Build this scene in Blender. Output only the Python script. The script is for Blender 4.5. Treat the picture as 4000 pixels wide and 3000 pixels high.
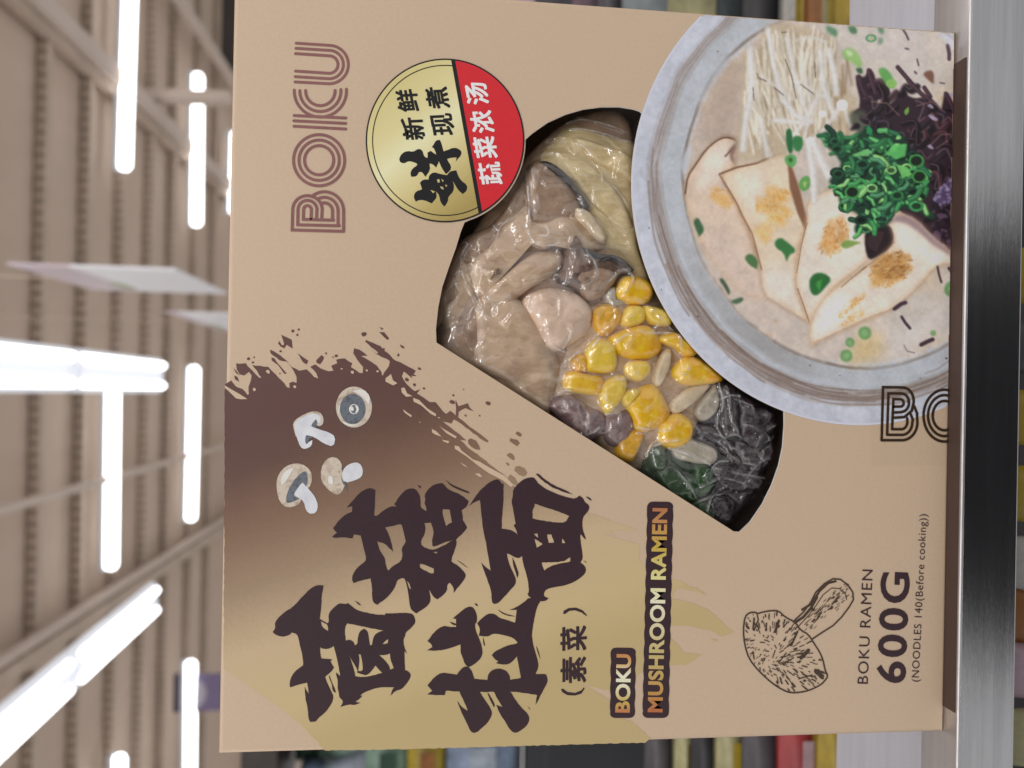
import bpy, bmesh, math, random
import numpy as np
from mathutils import Vector, Matrix, noise
from mathutils.geometry import tessellate_polygon
from mathutils.bvhtree import BVHTree

random.seed(7)
S = bpy.context.scene
for o in list(bpy.data.objects):
    bpy.data.objects.remove(o)
COL = S.collection

# ------------------------------------------------------------------ camera
# metres; X right, Y into the shop, Z up.  The phone was held on its side,
# so the picture's left is the world's up.
CAM = Vector((-0.00500, -0.24612, 0.18259))
EUL = (0.10335826, 0.01936819, 0.0034391)
FPX = 2889.0


def rot(rx, ry, rz):
    return Matrix.Rotation(rz, 3, 'Z') @ Matrix.Rotation(ry, 3, 'Y') @ Matrix.Rotation(rx, 3, 'X')


R_WC = Matrix(((0, 0, -1), (1, 0, 0), (0, -1, 0))) @ rot(*EUL)      # world -> camera
R_CW = R_WC.transposed()
cd = bpy.data.cameras.new("camera")
cam = bpy.data.objects.new("camera", cd)
COL.objects.link(cam)
M4 = R_CW.to_4x4()
M4.translation = CAM
cam.matrix_world = M4
cd.sensor_width = 36.0
cd.lens = FPX / 4000 * 36.0
cd.clip_start = 0.01
cd.clip_end = 200
cd.dof.use_dof = True
cd.dof.focus_distance = 0.247
cd.dof.aperture_fstop = 9.5
S.camera = cam


def lin(c):
    c = c / 255.0
    return c / 12.92 if c <= 0.04045 else ((c + 0.055) / 1.055) ** 2.4


# ------------------------------------------------------------------ light
W = bpy.data.worlds.new("World")
S.world = W
W.use_nodes = True
bg = W.node_tree.nodes['Background']
bg.inputs[0].default_value = (0.98, 0.965, 0.96, 1)
bg.inputs[1].default_value = 0.57
S.view_settings.view_transform = 'Standard'
S.view_settings.look = 'None'
S.view_settings.exposure = 0
S.view_settings.gamma = 1
S.cycles.max_bounces = 8
S.cycles.transparent_max_bounces = 16
S.cycles.use_denoising = True
S.cycles.sample_clamp_indirect = 6


def area(name, loc, target, sx, sy, power, col=(0.97, 0.98, 1.0)):
    l = bpy.data.lights.new(name, 'AREA')
    l.shape = 'RECTANGLE'
    l.size = sx
    l.size_y = sy
    l.energy = power
    l.color = col
    o = bpy.data.objects.new(name, l)
    COL.objects.link(o)
    o.location = loc
    d = (Vector(target) - Vector(loc)).normalized()
    o.rotation_euler = d.to_track_quat('-Z', 'Y').to_euler()
    return o


area("added_tubes_shelf", (0.5, 1.5, 3.2), (0, 0.2, 0.0), 2.4, 0.16, 26)  # unseen strip, added to brighten the ledge and the goods
for k, (lx, ly) in enumerate(((-3.6, -1.6), (3.4, -2.2), (-1.3, -5.2), (1.6, -5.8), (-4.5, -4.6), (4.6, -5.0), (0.2, -8.5), (2.2, -1.2))):
    area("added_tubes_row", (lx, ly, 3.25), (0, 0, .1), 1.6, .07, 13)  # unseen strips, added for more glints on the pouch film
# rows of shop tube lights above and behind the photographer
area("ceiling_tubes_near", (-0.5, -1.9, 3.2), (0, 0, 0.1), 2.4, 0.16, 16)
area("ceiling_tubes_mid", (0.9, -3.6, 3.3), (0, 0, 0.1), 2.4, 0.10, 36)
area("ceiling_tubes_left", (-2.6, -2.6, 3.2), (0, 0, 0.1), 2.2, 0.10, 28)


# ------------------------------------------------------------------ helpers
LUM = 0.75        # light level on the carton front


def alb(r, g, b, k=LUM):
    return (min(lin(r) / k, .92), min(lin(g) / k, .92), min(lin(b) / k, .92), 1)


def ray(px, py, d):
    """point of the shop seen d metres (along Y) in front of the camera"""
    v = R_CW @ Vector(((px - 2000) / FPX, -(py - 1500) / FPX, -1))
    return CAM + v * (d / v.y)


def ray_z(px, py, z):
    v = R_CW @ Vector(((px - 2000) / FPX, -(py - 1500) / FPX, -1))
    return CAM + v * ((z - CAM.z) / v.z)


def face(px, py):
    """carton front (plane Y=0): metres across and up"""
    v = R_CW @ Vector(((px - 2000) / FPX, -(py - 1500) / FPX, -1))
    q = CAM + v * (-CAM.y / v.y)
    return (q.x, q.z)


def face_np(P):
    P = np.asarray(P, float)
    R = np.array(R_CW)
    v = np.stack([(P[:, 0] - 2000) / FPX, -(P[:, 1] - 1500) / FPX, -np.ones(len(P))], 1) @ R.T
    t = -CAM.y / v[:, 1]
    return np.stack([CAM.x + v[:, 0] * t, CAM.z + v[:, 2] * t], 1)


def crop(ox, oy, s):
    def f(txt):
        v = [float(t) for t in txt.replace(',', ' ').split()]
        return [(ox + v[i] / s, oy + v[i + 1] / s) for i in range(0, len(v), 2)]
    return f


A_ = crop(1000, 2200, 2.37)
B_ = crop(1200, 1750, 2.37)
C_ = crop(1550, 1750, 2.37)
D_ = crop(1600, 2200, 2.37)
E_ = crop(850, 1250, 2.0737)
F_ = crop(1350, 1250, 2.37)
G_ = crop(1050, 100, 1.8433)
H_ = crop(1400, 200, 2.37)
I_ = crop(2300, 1900, 1.7457)
J_ = crop(2800, 2000, 2.074)
K_ = crop(3300, 1450, 4.148)
L_ = crop(1600, 350, 1.843)
M_ = crop(2000, 1000, 1.4427)
N_ = crop(2450, 0, 1.6385)
O_ = crop(2450, 700, 1.6385)
Q_ = crop(1500, 1800, 1.4427)
P_ = crop(0, 0, 1)


def mat(name, col=None, rough=0.5, spec=0.5, metal=0.0, noise_amt=0.0, noise_scale=50.0, bump=0.0, bump_scale=200.0,
        cols=None, coat=0.0, emit=None, estr=0.0, stretch=None, sss=0.0):
    m = bpy.data.materials.new(name)
    m.use_nodes = True
    nt = m.node_tree
    b = nt.nodes['Principled BSDF']
    b.inputs['Roughness'].default_value = rough
    b.inputs['Metallic'].default_value = metal
    b.inputs['Specular IOR Level'].default_value = spec
    b.inputs['Coat Weight'].default_value = coat
    b.inputs['Coat Roughness'].default_value = 0.15
    if sss:
        b.inputs['Subsurface Weight'].default_value = sss
        b.inputs['Subsurface Radius'].default_value = (1, .7, .5)
        b.inputs['Subsurface Scale'].default_value = 0.003
    tc = nt.nodes.new('ShaderNodeTexCoord')
    src = tc.outputs['Object']
    if stretch:
        mp = nt.nodes.new('ShaderNodeMapping')
        mp.inputs['Scale'].default_value = stretch
        nt.links.new(src, mp.inputs[0])
        src = mp.outputs[0]
    if cols is None and noise_amt > 0:
        cols = [tuple(c * (1 - noise_amt) for c in col[:3]) + (1,), tuple(min(c * (1 + noise_amt), .95) for c in col[:3]) + (1,)]
    if cols:
        n = nt.nodes.new('ShaderNodeTexNoise')
        n.inputs['Scale'].default_value = noise_scale
        n.inputs['Detail'].default_value = 6
        n.inputs['Roughness'].default_value = .6
        nt.links.new(src, n.inputs['Vector'])
        r = nt.nodes.new('ShaderNodeValToRGB')
        e = r.color_ramp.elements
        k = len(cols)
        e[0].position = .3
        e[0].color = cols[0]
        e[1].position = .7
        e[1].color = cols[-1]
        for i in range(1, k - 1):
            q = e.new(.3 + .4 * i / (k - 1))
            q.color = cols[i]
        nt.links.new(n.outputs['Fac'], r.inputs[0])
        nt.links.new(r.outputs[0], b.inputs['Base Color'])
    elif col:
        b.inputs['Base Color'].default_value = col
    if bump:
        n2 = nt.nodes.new('ShaderNodeTexNoise')
        n2.inputs['Scale'].default_value = bump_scale
        n2.inputs['Detail'].default_value = 4
        nt.links.new(src, n2.inputs['Vector'])
        bp = nt.nodes.new('ShaderNodeBump')
        bp.inputs['Strength'].default_value = bump
        bp.inputs['Distance'].default_value = 0.001
        nt.links.new(n2.outputs['Fac'], bp.inputs['Height'])
        nt.links.new(bp.outputs[0], b.inputs['Normal'])
    if emit:
        b.inputs['Emission Color'].default_value = emit
        b.inputs['Emission Strength'].default_value = estr
    return m


def attr_mat(name, rough=0.42, spec=0.35):
    m = bpy.data.materials.new(name)
    m.use_nodes = True
    nt = m.node_tree
    a = nt.nodes.new('ShaderNodeAttribute')
    a.attribute_name = 'ink'
    b = nt.nodes['Principled BSDF']
    b.inputs['Roughness'].default_value = rough
    b.inputs['Specular IOR Level'].default_value = spec
    # fine print grain of the paper
    n = nt.nodes.new('ShaderNodeTexNoise')
    n.inputs['Scale'].default_value = 1800
    n.inputs['Detail'].default_value = 2
    tc = nt.nodes.new('ShaderNodeTexCoord')
    nt.links.new(tc.outputs['Object'], n.inputs['Vector'])
    mr = nt.nodes.new('ShaderNodeMapRange')
    mr.inputs[3].default_value = .93
    mr.inputs[4].default_value = 1.07
    nt.links.new(n.outputs['Fac'], mr.inputs[0])
    mx = nt.nodes.new('ShaderNodeVectorMath')
    mx.operation = 'SCALE'
    nt.links.new(a.outputs['Color'], mx.inputs[0])
    nt.links.new(mr.outputs[0], mx.inputs['Scale'])
    nt.links.new(mx.outputs[0], b.inputs['Base Color'])
    return m


def new_obj(name, me, parent=None, m=None, smooth=False):
    o = bpy.data.objects.new(name, me)
    COL.objects.link(o)
    if parent:
        o.parent = parent
    if m:
        me.materials.append(m)
    if smooth:
        me.polygons.foreach_set('use_smooth', [True] * len(me.polygons))
    return o


def tag(o, label=None, cat=None, group=None, kind=None):
    if label:
        o['label'] = label
    if cat:
        o['category'] = cat
    if group:
        o['group'] = group
    if kind:
        o['kind'] = kind
    return o


def empty(name, loc, label, cat, group=None):
    o = bpy.data.objects.new(name, None)
    o.empty_display_size = .02
    COL.objects.link(o)
    o.location = loc
    return tag(o, label, cat, group)


class MB:
    def __init__(s):
        s.v = []
        s.f = []

    def add(s, v, f):
        k = len(s.v)
        s.v += [tuple(x) for x in v]
        s.f += [tuple(i + k for i in q) for q in f]
        return s

    def box(s, x0, x1, y0, y1, z0, z1):
        v = [(x, y, z) for x in (x0, x1) for y in (y0, y1) for z in (z0, z1)]
        return s.add(v, [(0, 1, 3, 2), (4, 6, 7, 5), (0, 4, 5, 1), (2, 3, 7, 6), (0, 2, 6, 4), (1, 5, 7, 3)])

    def bar(s, a, b, w, h, up=(0, 0, 1)):
        a = Vector(a)
        b = Vector(b)
        d = (b - a).normalized()
        sd = d.cross(Vector(up)).normalized()
        u = sd.cross(d)
        v = []
        for p in (a, b):
            for i, j in ((-1, -1), (1, -1), (1, 1), (-1, 1)):
                v.append(p + sd * i * w / 2 + u * j * h / 2)
        return s.add(v, [(0, 1, 2, 3), (7, 6, 5, 4), (0, 4, 5, 1), (1, 5, 6, 2), (2, 6, 7, 3), (3, 7, 4, 0)])

    def capsule(s, a, b, r, n=16, half=6):
        a = Vector(a)
        b = Vector(b)
        d = (b - a).normalized()
        t = Vector((0, 0, 1)) if abs(d.z) < .9 else Vector((1, 0, 0))
        sd = d.cross(t).normalized()
        u = sd.cross(d)
        rings = []
        for i in range(half + 1):
            q = math.pi / 2 * i / half
            rings.append((a - d * r * math.cos(q), max(r * math.sin(q), 1e-5)))
        for i in range(half + 1):
            q = math.pi / 2 * (1 - i / half)
            rings.append((b + d * r * math.cos(q), max(r * math.sin(q), 1e-5)))
        return s.loft(rings, sd, u, n)

    def loft(s, rings, sd, u, n=16):
        v = []
        for c, r in rings:
            for k in range(n):
                t = 2 * math.pi * k / n
                v.append(c + sd * r * math.cos(t) + u * r * math.sin(t))
        f = []
        for i in range(len(rings) - 1):
            for k in range(n):
                f.append((i * n + k, i * n + (k + 1) % n, (i + 1) * n + (k + 1) % n, (i + 1) * n + k))
        f.append(tuple(range(n - 1, -1, -1)))
        m = (len(rings) - 1) * n
        f.append(tuple(m + k for k in range(n)))
        return s.add(v, f)

    def lathe(s, base, prof, n=24):
        return s.loft([(Vector(base) + Vector((0, 0, z)), max(r, 1e-5)) for r, z in prof], Vector((1, 0, 0)), Vector((0, 1, 0)), n)

    def build(s, name, m, parent=None, smooth=False, bevel=0):
        me = bpy.data.meshes.new(name)
        me.from_pydata(s.v, [], s.f)
        if bevel:
            bm = bmesh.new()
            bm.from_mesh(me)
            bmesh.ops.recalc_face_normals(bm, faces=bm.faces)
            bmesh.ops.bevel(bm, geom=bm.edges[:], offset=bevel, segments=3, affect='EDGES', profile=.5)
            bm.to_mesh(me)
            bm.free()
        else:
            bm = bmesh.new()
            bm.from_mesh(me)
            bmesh.ops.recalc_face_normals(bm, faces=bm.faces)
            bm.to_mesh(me)
            bm.free()
        me.update()
        return new_obj(name, me, parent, m, smooth)


def catmull_open(P):
    P = [Vector(p) for p in P]
    P = [P[0]] + P + [P[-1]]
    o_ = []
    for i in range(1, len(P) - 2):
        for j in range(5):
            t = j / 5
            p0, p1, p2, p3 = P[i - 1:i + 3]
            o_.append(.5 * ((2 * p1) + (p2 - p0) * t + (2 * p0 - 5 * p1 + 4 * p2 - p3) * t * t + (3 * p1 - p0 - 3 * p2 + p3) * t ** 3))
    o_.append(P[-2])
    return o_


def chaikin(P, keep=75):
    """round a traced outline, keeping its sharp brush tips"""
    n = len(P)
    out = []
    for i in range(n):
        a, b, c = Vector(P[i - 1]), Vector(P[i]), Vector(P[(i + 1) % n])
        u, w = (a - b), (c - b)
        if u.length < 1e-6 or w.length < 1e-6:
            continue
        ang = math.degrees(u.angle(w))
        if ang < keep:
            out.append(tuple(b))
        else:
            out.append(tuple(b + u * .25))
            out.append(tuple(b + w * .25))
    return out


def rag(P, amp=2.0, step=9.0, seed=0):
    """dry brush edge: resample and jitter"""
    rnd = random.Random(seed)
    out = []
    n = len(P)
    for i in range(n):
        a, b = Vector(P[i]), Vector(P[(i + 1) % n])
        L = (b - a).length
        k = max(1, int(L / step))
        nrm = Vector((-(b - a).y, (b - a).x))
        if nrm.length > 0:
            nrm.normalize()
        for j in range(k):
            p = a + (b - a) * (j / k)
            out.append(tuple(p + nrm * rnd.uniform(-amp, amp) * (.3 if j == 0 else 1)))
    return out


def decal(name, shapes, m, parent, layer, step=0.000004):
    """ink on the carton front: shapes = [(outline, [holes])] in photograph-plan pixels"""
    V = []
    F = []
    for k, sh in enumerate(shapes):
        if sh[0] == 'strip':
            _, Lf, Rt, c1, c0 = sh
            y = -(0.00003 * layer + step * k)
            b = len(V)
            n = len(Lf)
            for p in list(Lf) + list(Rt) + list(c1) + list(c0):
                f = face(p[0], p[1])
                V.append((f[0], y, f[1]))
            new = [(b + i, b + i + 1, b + n + i + 1, b + n + i) for i in range(n - 1)]
            if c1:
                new.append((b + n - 1,) + tuple(b + 2 * n + i for i in range(len(c1))) + (b + 2 * n - 1,))
                new.append((b + n,) + tuple(b + 2 * n + len(c1) + i for i in range(len(c0))) + (b,))
            for t in new:
                a_ = sum(V[t[i]][0] * V[t[(i + 1) % len(t)]][2] - V[t[(i + 1) % len(t)]][0] * V[t[i]][2] for i in range(len(t)))
                F.append(t if a_ > 0 else t[::-1])
            continue
        outer, holes = sh
        loops = [[Vector((*face(*p), 0)) for p in outer]] + [[Vector((*face(*p), 0)) for p in h] for h in holes]
        tris = tessellate_polygon(loops)
        flat = [p for l in loops for p in l]
        y = -(0.00003 * layer + step * k)
        b = len(V)
        V += [(p.x, y, p.y) for p in flat]
        for t in tris:
            a, c, d = [flat[i] for i in t]
            s = (c.x - a.x) * (d.y - a.y) - (c.y - a.y) * (d.x - a.x)
            if abs(s) < 1e-14:
                continue
            t = t if s > 0 else (t[0], t[2], t[1])
            F.append(tuple(b + i for i in t))
    me = bpy.data.meshes.new(name)
    me.from_pydata(V, [], F)
    me.update()
    return new_obj(name, me, parent, m)


def stroke(P, w, cap=True, strip=True):
    """ribbon outline along a polyline (pixel space)"""
    P = [Vector(p) for p in P]
    Q_k = [P[0]]
    for p in P[1:]:
        if (p - Q_k[-1]).length > 1.8 or len(P) < 3:
            Q_k.append(p)
    P = Q_k if len(Q_k) > 1 else P
    Lf = []
    Rt = []
    for i, p in enumerate(P):
        if i == 0:
            d = P[1] - p
        elif i == len(P) - 1:
            d = p - P[i - 1]
        else:
            d = (P[i + 1] - p).normalized() + (p - P[i - 1]).normalized()
        d.normalize()
        n = Vector((-d.y, d.x))
        k = 1.0
        if 0 < i < len(P) - 1:
            e = (P[i + 1] - p).normalized()
            c = n.dot(Vector((-e.y, e.x)))
            k = 1 / max(c, .5)
        Lf.append(p + n * w / 2 * k)
        Rt.append(p - n * w / 2 * k)
    c1, c0 = [], []
    if cap:
        d = (P[-1] - P[-2]).normalized()
        n = Vector((-d.y, d.x))
        c1 = [P[-1] + n * w / 2 * math.cos(t) + d * w / 2 * math.sin(t) for t in (math.pi / 4, math.pi / 2, 3 * math.pi / 4)]
        d = (P[0] - P[1]).normalized()
        n = Vector((-d.y, d.x))
        c0 = [P[0] + n * w / 2 * math.cos(t) + d * w / 2 * math.sin(t) for t in (math.pi / 4, math.pi / 2, 3 * math.pi / 4)]
    if strip:
        return ('strip', Lf, Rt, c1, c0)
    return ([tuple(p) for p in Lf + c1 + Rt[::-1] + c0], [])


def arc(c, rx, ry, a0, a1, n=40):
    return [(c[0] + rx * math.cos(math.radians(a0 + (a1 - a0) * i / n)), c[1] + ry * math.sin(math.radians(a0 + (a1 - a0) * i / n))) for i in range(n + 1)]


def ring(c, r0x, r0y, r1x, r1y, n=72):
    return (arc(c, r1x, r1y, 0, 360, n)[:-1], [arc(c, r0x, r0y, 0, 360, n)[:-1]])


def text_mesh(body, bold=0.0, spacing=1.0):
    c = bpy.data.curves.new("text", 'FONT')
    c.body = body
    c.offset = bold
    c.space_character = spacing
    c.resolution_u = 4
    o = bpy.data.objects.new("text", c)
    COL.objects.link(o)
    dg = bpy.context.evaluated_depsgraph_get()
    me = bpy.data.meshes.new_from_object(o.evaluated_get(dg))
    bpy.data.objects.remove(o)
    bpy.data.curves.remove(c)
    V = np.array([v.co[:2] for v in me.vertices])
    F = [tuple(p.vertices) for p in me.polygons]
    bpy.data.meshes.remove(me)
    return V, F


def text_decal(name, items, m, parent, layer, cjk=False):
    """items: (body, start, end, up vector of the cap height, bold, shear)"""
    V = []
    F = []
    if cjk:
        items = [(t[0], (t[1][0] + dx, t[1][1] + dy), (t[2][0] + dx, t[2][1] + dy), t[3], t[4] * .3) for t in items for dx, dy in ((0, 0), (1.8, 1.4), (-1.8, 1.4), (1.8, -1.4), (-1.8, -1.4))]
    for k, it in enumerate(items):
        body, a, b, up, bold = it[:5]
        tv, tf = text_mesh(body, bold, it[5] if len(it) > 5 else 1.0)
        x0, x1 = tv[:, 0].min(), tv[:, 0].max()
        y0, y1 = (tv[:, 1].min(), tv[:, 1].max()) if cjk else (0, 0.7)
        a = np.array(a, float)
        e = np.array(b, float) - a
        u = np.array(up, float)
        T = a + ((tv[:, :1] - x0) / (x1 - x0)) * e + ((tv[:, 1:2] - y0) / (y1 - y0)) * u
        q = face_np(T)
        bs = len(V)
        y = -(0.00003 * layer + (0.0000012 if cjk else 0.000003) * k)
        V += [(p[0], y, p[1]) for p in q]
        for t in tf:
            P = q[list(t)]
            s = sum(P[i][0] * P[(i + 1) % len(P)][1] - P[(i + 1) % len(P)][0] * P[i][1] for i in range(len(P)))
            F.append(tuple(bs + i for i in (t if s > 0 else t[::-1])))
    me = bpy.data.meshes.new(name)
    me.from_pydata(V, [], F)
    me.update()
    return new_obj(name, me, parent, m)


# ================================================================== SHOP
CZ = CAM.z
HC = 3.40
m_deck = mat("ceiling_paint", cols=[(.52, .405, .32, 1), (.62, .49, .395, 1)], noise_scale=.5, rough=.8, spec=.2)
m_beam = mat("beam_paint", (.52, .415, .335, 1), rough=.8, spec=.2, noise_amt=.15, noise_scale=2)
m_dark = mat("beam_hole", (.34, .27, .22, 1), rough=.9, spec=.1, noise_amt=.1)
m_duct2 = mat("flange_paint", (.77, .635, .545, 1), rough=.8, spec=.2, noise_amt=.1, noise_scale=2)
m_duct = mat("duct_paint", (.60, .495, .425, 1), rough=.7, spec=.2, noise_amt=.06, noise_scale=1)
m_wall = mat("shop_wall_paint", (.62, .54, .49, 1), rough=.85, spec=.2, noise_amt=.08, noise_scale=1)
m_house = mat("lamp_housing", (.62, .65, .70, 1), rough=.4, noise_amt=.03)
m_tube = mat("lit_tube", (1, 1, 1, 1), emit=(.97, .985, 1, 1), estr=4.0)
m_tube2 = mat("lit_diffuser", (1, 1, 1, 1), emit=(.95, .97, 1, 1), estr=1.6)
m_refl = mat("lamp_reflector", (.75, .77, .83, 1), rough=.35, noise_amt=.02, emit=(.9, .93, 1, 1), estr=.30)

# corrugated roof deck
nx, xs = 420, []
V = []
F = []
for i in range(nx):
    x = -14 + 28 * i / (nx - 1)
    z = CZ + HC + .10 + (.006 if (i // 2) % 2 else 0)
    V += [(x, -6, z), (x, 24, z)]
    if i:
        F.append((2 * i - 2, 2 * i - 1, 2 * i + 1, 2 * i))
me = bpy.data.meshes.new("ceiling")
me.from_pydata(V, [], F)
tag(new_obj("ceiling", me, None, m_deck), kind='structure')
MB().box(-14, 14, 16, 16.2, -1.3, CZ + HC + .3).build("back_wall", m_wall).__setitem__('kind', 'structure')

words = ["nearest", "second", "third", "fourth", "fifth", "sixth", "seventh", "eighth", "ninth", "tenth"]
for i, d in enumerate([5.99, 6.84, 7.64, 8.45, 9.25, 10.0, 10.95, 11.8]):
    y = CAM.y + d
    z = CZ + HC
    b = empty("ceiling_beam", (0, y, z), "brown steel ceiling beam crossing the roof, %s from the camera" % words[i], "beam", "steel beams across the ceiling")
    MB().box(-13, 13, -.04, .04, .0, .09).build("chord", m_beam, b)
    w = MB()
    for k in range(150):
        x = -7.5 + .1 * k
        w.box(x, x + .045, -.047, -.0405, .008, .082)
    w.build("web", m_dark, b)


def along(name, label, px, py, z, w, h, y0, y1, mm, cat, group=None):
    """member running straight into the shop through the seen point"""
    p = ray_z(px, py, z)
    o = MB().box(-w / 2, w / 2, y0 - p.y, y1 - p.y, 0, h).build(name, mm)
    o.location = p
    return tag(o, label, cat, group)


zc = CZ + HC
along("air_duct", "wide pale duct running back along the ceiling, upper right by the short tube light", 300, 125, zc - .12, .17, .08, 2, 15.5, m_duct, "duct")
along("shade_bar", "dark narrow bar standing for the shaded underside of the pale duct", 300, 215, zc - .05, .08, .10, 2, 15.5, m_beam, "shade bar")  # added bar, its darker paint stands in for the duct's shaded underside
along("air_duct", "slim pale duct at the far right of the ceiling in front of the dark corner", 800, 130, zc - .2, .12, .10, 2, 15.5, m_duct, "duct")
along("pipe", "thin pale pipe running back under the ceiling, left of the middle", 250, 1925, zc - .15, .06, .06, 2, 15.5, m_duct, "pipe")
along("shade_bar", "dark bar standing for a shadow line beside the slanting pendant light", 420, 2375, zc - .1, .12, .08, 2, 15.5, m_beam, "shade bar")  # added bar in darker paint, standing in for a shadow line
along("pipe", "pale pipe below the dark shadow bar near the carton's top edge", 640, 2185, zc - .12, .07, .07, 2, 15.5, m_duct, "pipe")
# dark upper corner
p = ray(830, 70, 12)
tag(MB().box(-.7, 2.2, 0, .3, -1.2, 1.0).build("roof_unit", mat("roof_unit_dark", (.08, .065, .06, 1), rough=.9, noise_amt=.2, noise_scale=2)), "dark box unit in the far upper corner of the roof", "roof unit").location = p
# hanging post
a = ray(560, 375, 9.2)
b = ray(905, 385, 9.2)
tag(MB().bar((0, 0, 0), b - a, .18, .12, (1, 0, 0)).build("ceiling_post", m_duct), "pale upright post hanging under the roof beside the short tube light", "post").location = a


def tube_light(p0, p1, z, r, label):
    a = ray_z(p0[0], p0[1], z)
    b = ray_z(p1[0], p1[1], z)
    mid = (a + b) / 2
    o = empty("tube_light", mid, label, "tube light", "tube lights on the ceiling")
    a -= mid
    b -= mid
    d = (b - a).normalized()
    MB().capsule(a + d * r, b - d * r, r).build("tube", m_tube, o, smooth=True)
    MB().bar(a + Vector((0, 0, r * 1.25)), b + Vector((0, 0, r * 1.25)), r * 1.3, r * .8).build("housing", m_house, o)
    return o


zt = CZ + 3.25
tube_light((516, -260), (487, 668), zt, .066, "lit white tube light cut off by the picture edge, beside the pale duct")
tube_light((443, 1420), (434, 2228), zt, .066, "lit white tube light meeting the end of the near pendant light")
tube_light((468, 2945), (463, 3600), zt, .066, "lit white tube light of which only the tip shows in the corner")
tube_light((774, 283), (768, 886), zt, .072, "lit white tube light in front of the pale post, close to the carton")
tube_light((759, 1428), (746, 2037), zt, .072, "lit white tube light beside the carton's brush printed top edge")
tube_light((746, 2578), (742, 3180), CZ + 3.05, .070, "lit white tube light crossing the purple sign")
tube_light((926, 512), (917, 836), zt, .09, "lit white tube light mostly hidden behind the carton's top edge")


def pendant(p0, p1, z, w, label):
    a = ray_z(p0[0], p0[1], z)
    b = ray_z(p1[0], p1[1], z)
    o = empty("pendant_light", (a + b) / 2, label, "pendant light", "linear pendant lights")
    mid = (a + b) / 2
    a -= mid
    b -= mid
    d = (b - a).normalized()
    sd = d.cross(Vector((0, 0, 1))).normalized()
    # trough body with a rounded underside
    n = 12
    V = []
    F = []
    prof = [(-.5, .0), (-.49, -.10), (-.40, -.17), (-.25, -.20), (0, -.16), (.25, -.20), (.40, -.17), (.49, -.10), (.5, 0), (.3, .22), (-.3, .22)]
    L = (b - a).length
    st = [(0, .86), (.02 * 1, .96), (.05, 1), (L - .05, 1), (L - .02, .96), (L, .86)]
    for t, s in st:
        for x, h in prof:
            V.append(a + d * t + sd * x * w * s + Vector((0, 0, h * w * s)))
    k = len(prof)
    for i in range(len(st) - 1):
        for j in range(k):
            F.append((i * k + j, i * k + (j + 1) % k, (i + 1) * k + (j + 1) % k, (i + 1) * k + j))
    F.append(tuple(range(k)))
    F.append(tuple((len(st) - 1) * k + j for j in range(k))[::-1])
    MB().add(V, F).build("reflector", m_refl, o)
    for s in (-1, 1):
        q = sd * s * w * .29 + Vector((0, 0, -.20 * w))
        MB().capsule(a + q + d * .07, b + q - d * .07, w * .095).build("tube", m_tube, o, smooth=True)
    for t in (.2, .8):
        q = a + d * L * t
        MB().bar(q + Vector((0, 0, w * .2)), q + Vector((0, 0, 1.0)), .006, .006, (0, 1, 0)).build("wire", m_beam, o)
    return o


zp = CZ + 2.62
pendant((-260, 1414), (262, 1444), zp, .325, "wide lit pendant light, nearer half of the pair pointing straight at us")
pendant((272, 1446), (618, 1468), zp, .325, "wide lit pendant light, farther half of the pair pointing straight at us")
pendant((-260, 3080), (252, 2630), zp, .325, "slanting lit pendant light in the corner, nearer half of the slanting pair")
pendant((264, 2619), (594, 2335), zp, .325, "slanting lit pendant light beside the dark shadow bar on the ceiling, farther half of its pair")

# hanging banners and sign
m_ban = mat("banner_white", (.84, .84, .87, 1), rough=.5, noise_amt=.04, noise_scale=6)
m_ban2 = mat("banner_print", cols=[(.56, .47, .52, 1), (.62, .50, .53, 1), (.5, .48, .56, 1)], rough=.5, noise_scale=9)
m_ban3 = mat("banner_green", (.3, .36, .16, 1), rough=.5, noise_amt=.1)


def banner(pn, pf, dn, df, zt_, zm, zb, label):
    """thin hanging sheet seen almost edge on"""
    a = ray(pn[0], pn[1], dn)
    b = ray(pf[0], pf[1], df)
    o = empty("hanging_banner", (a.x, a.y, 0), label, "banner", None)
    e = Vector((b.x - a.x, b.y - a.y, 0))
    n = Vector((e.y, -e.x, 0)).normalized() * .004

    def sheet(z0, z1, t0=0, t1=1, k=1.0):
        q = []
        for s in (-1, 1):
            for t, z in ((t0, z0), (t1, z0), (t1, z1), (t0, z1)):
                q.append(e * t + n * s * k + Vector((0, 0, z)))
        return MB().add(q, [(0, 1, 2, 3), (7, 6, 5, 4), (0, 4, 5, 1), (1, 5, 6, 2), (2, 6, 7, 3), (3, 7, 4, 0)])
    sheet(zb, zm).build("panel", m_ban, o)
    sheet(zm + .001, zt_).build("printed_head", m_ban2, o)
    sheet(zm - .01, zm + .03, .6, .85, 1.6).build("green_mark", m_ban3, o)
    MB().bar(e * .5 + Vector((0, 0, zt_)), e * .5 + Vector((0, 0, CZ + HC + .1)), .004, .004, (0, 1, 0)).build("wire", m_beam, o)
    return o


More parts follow.
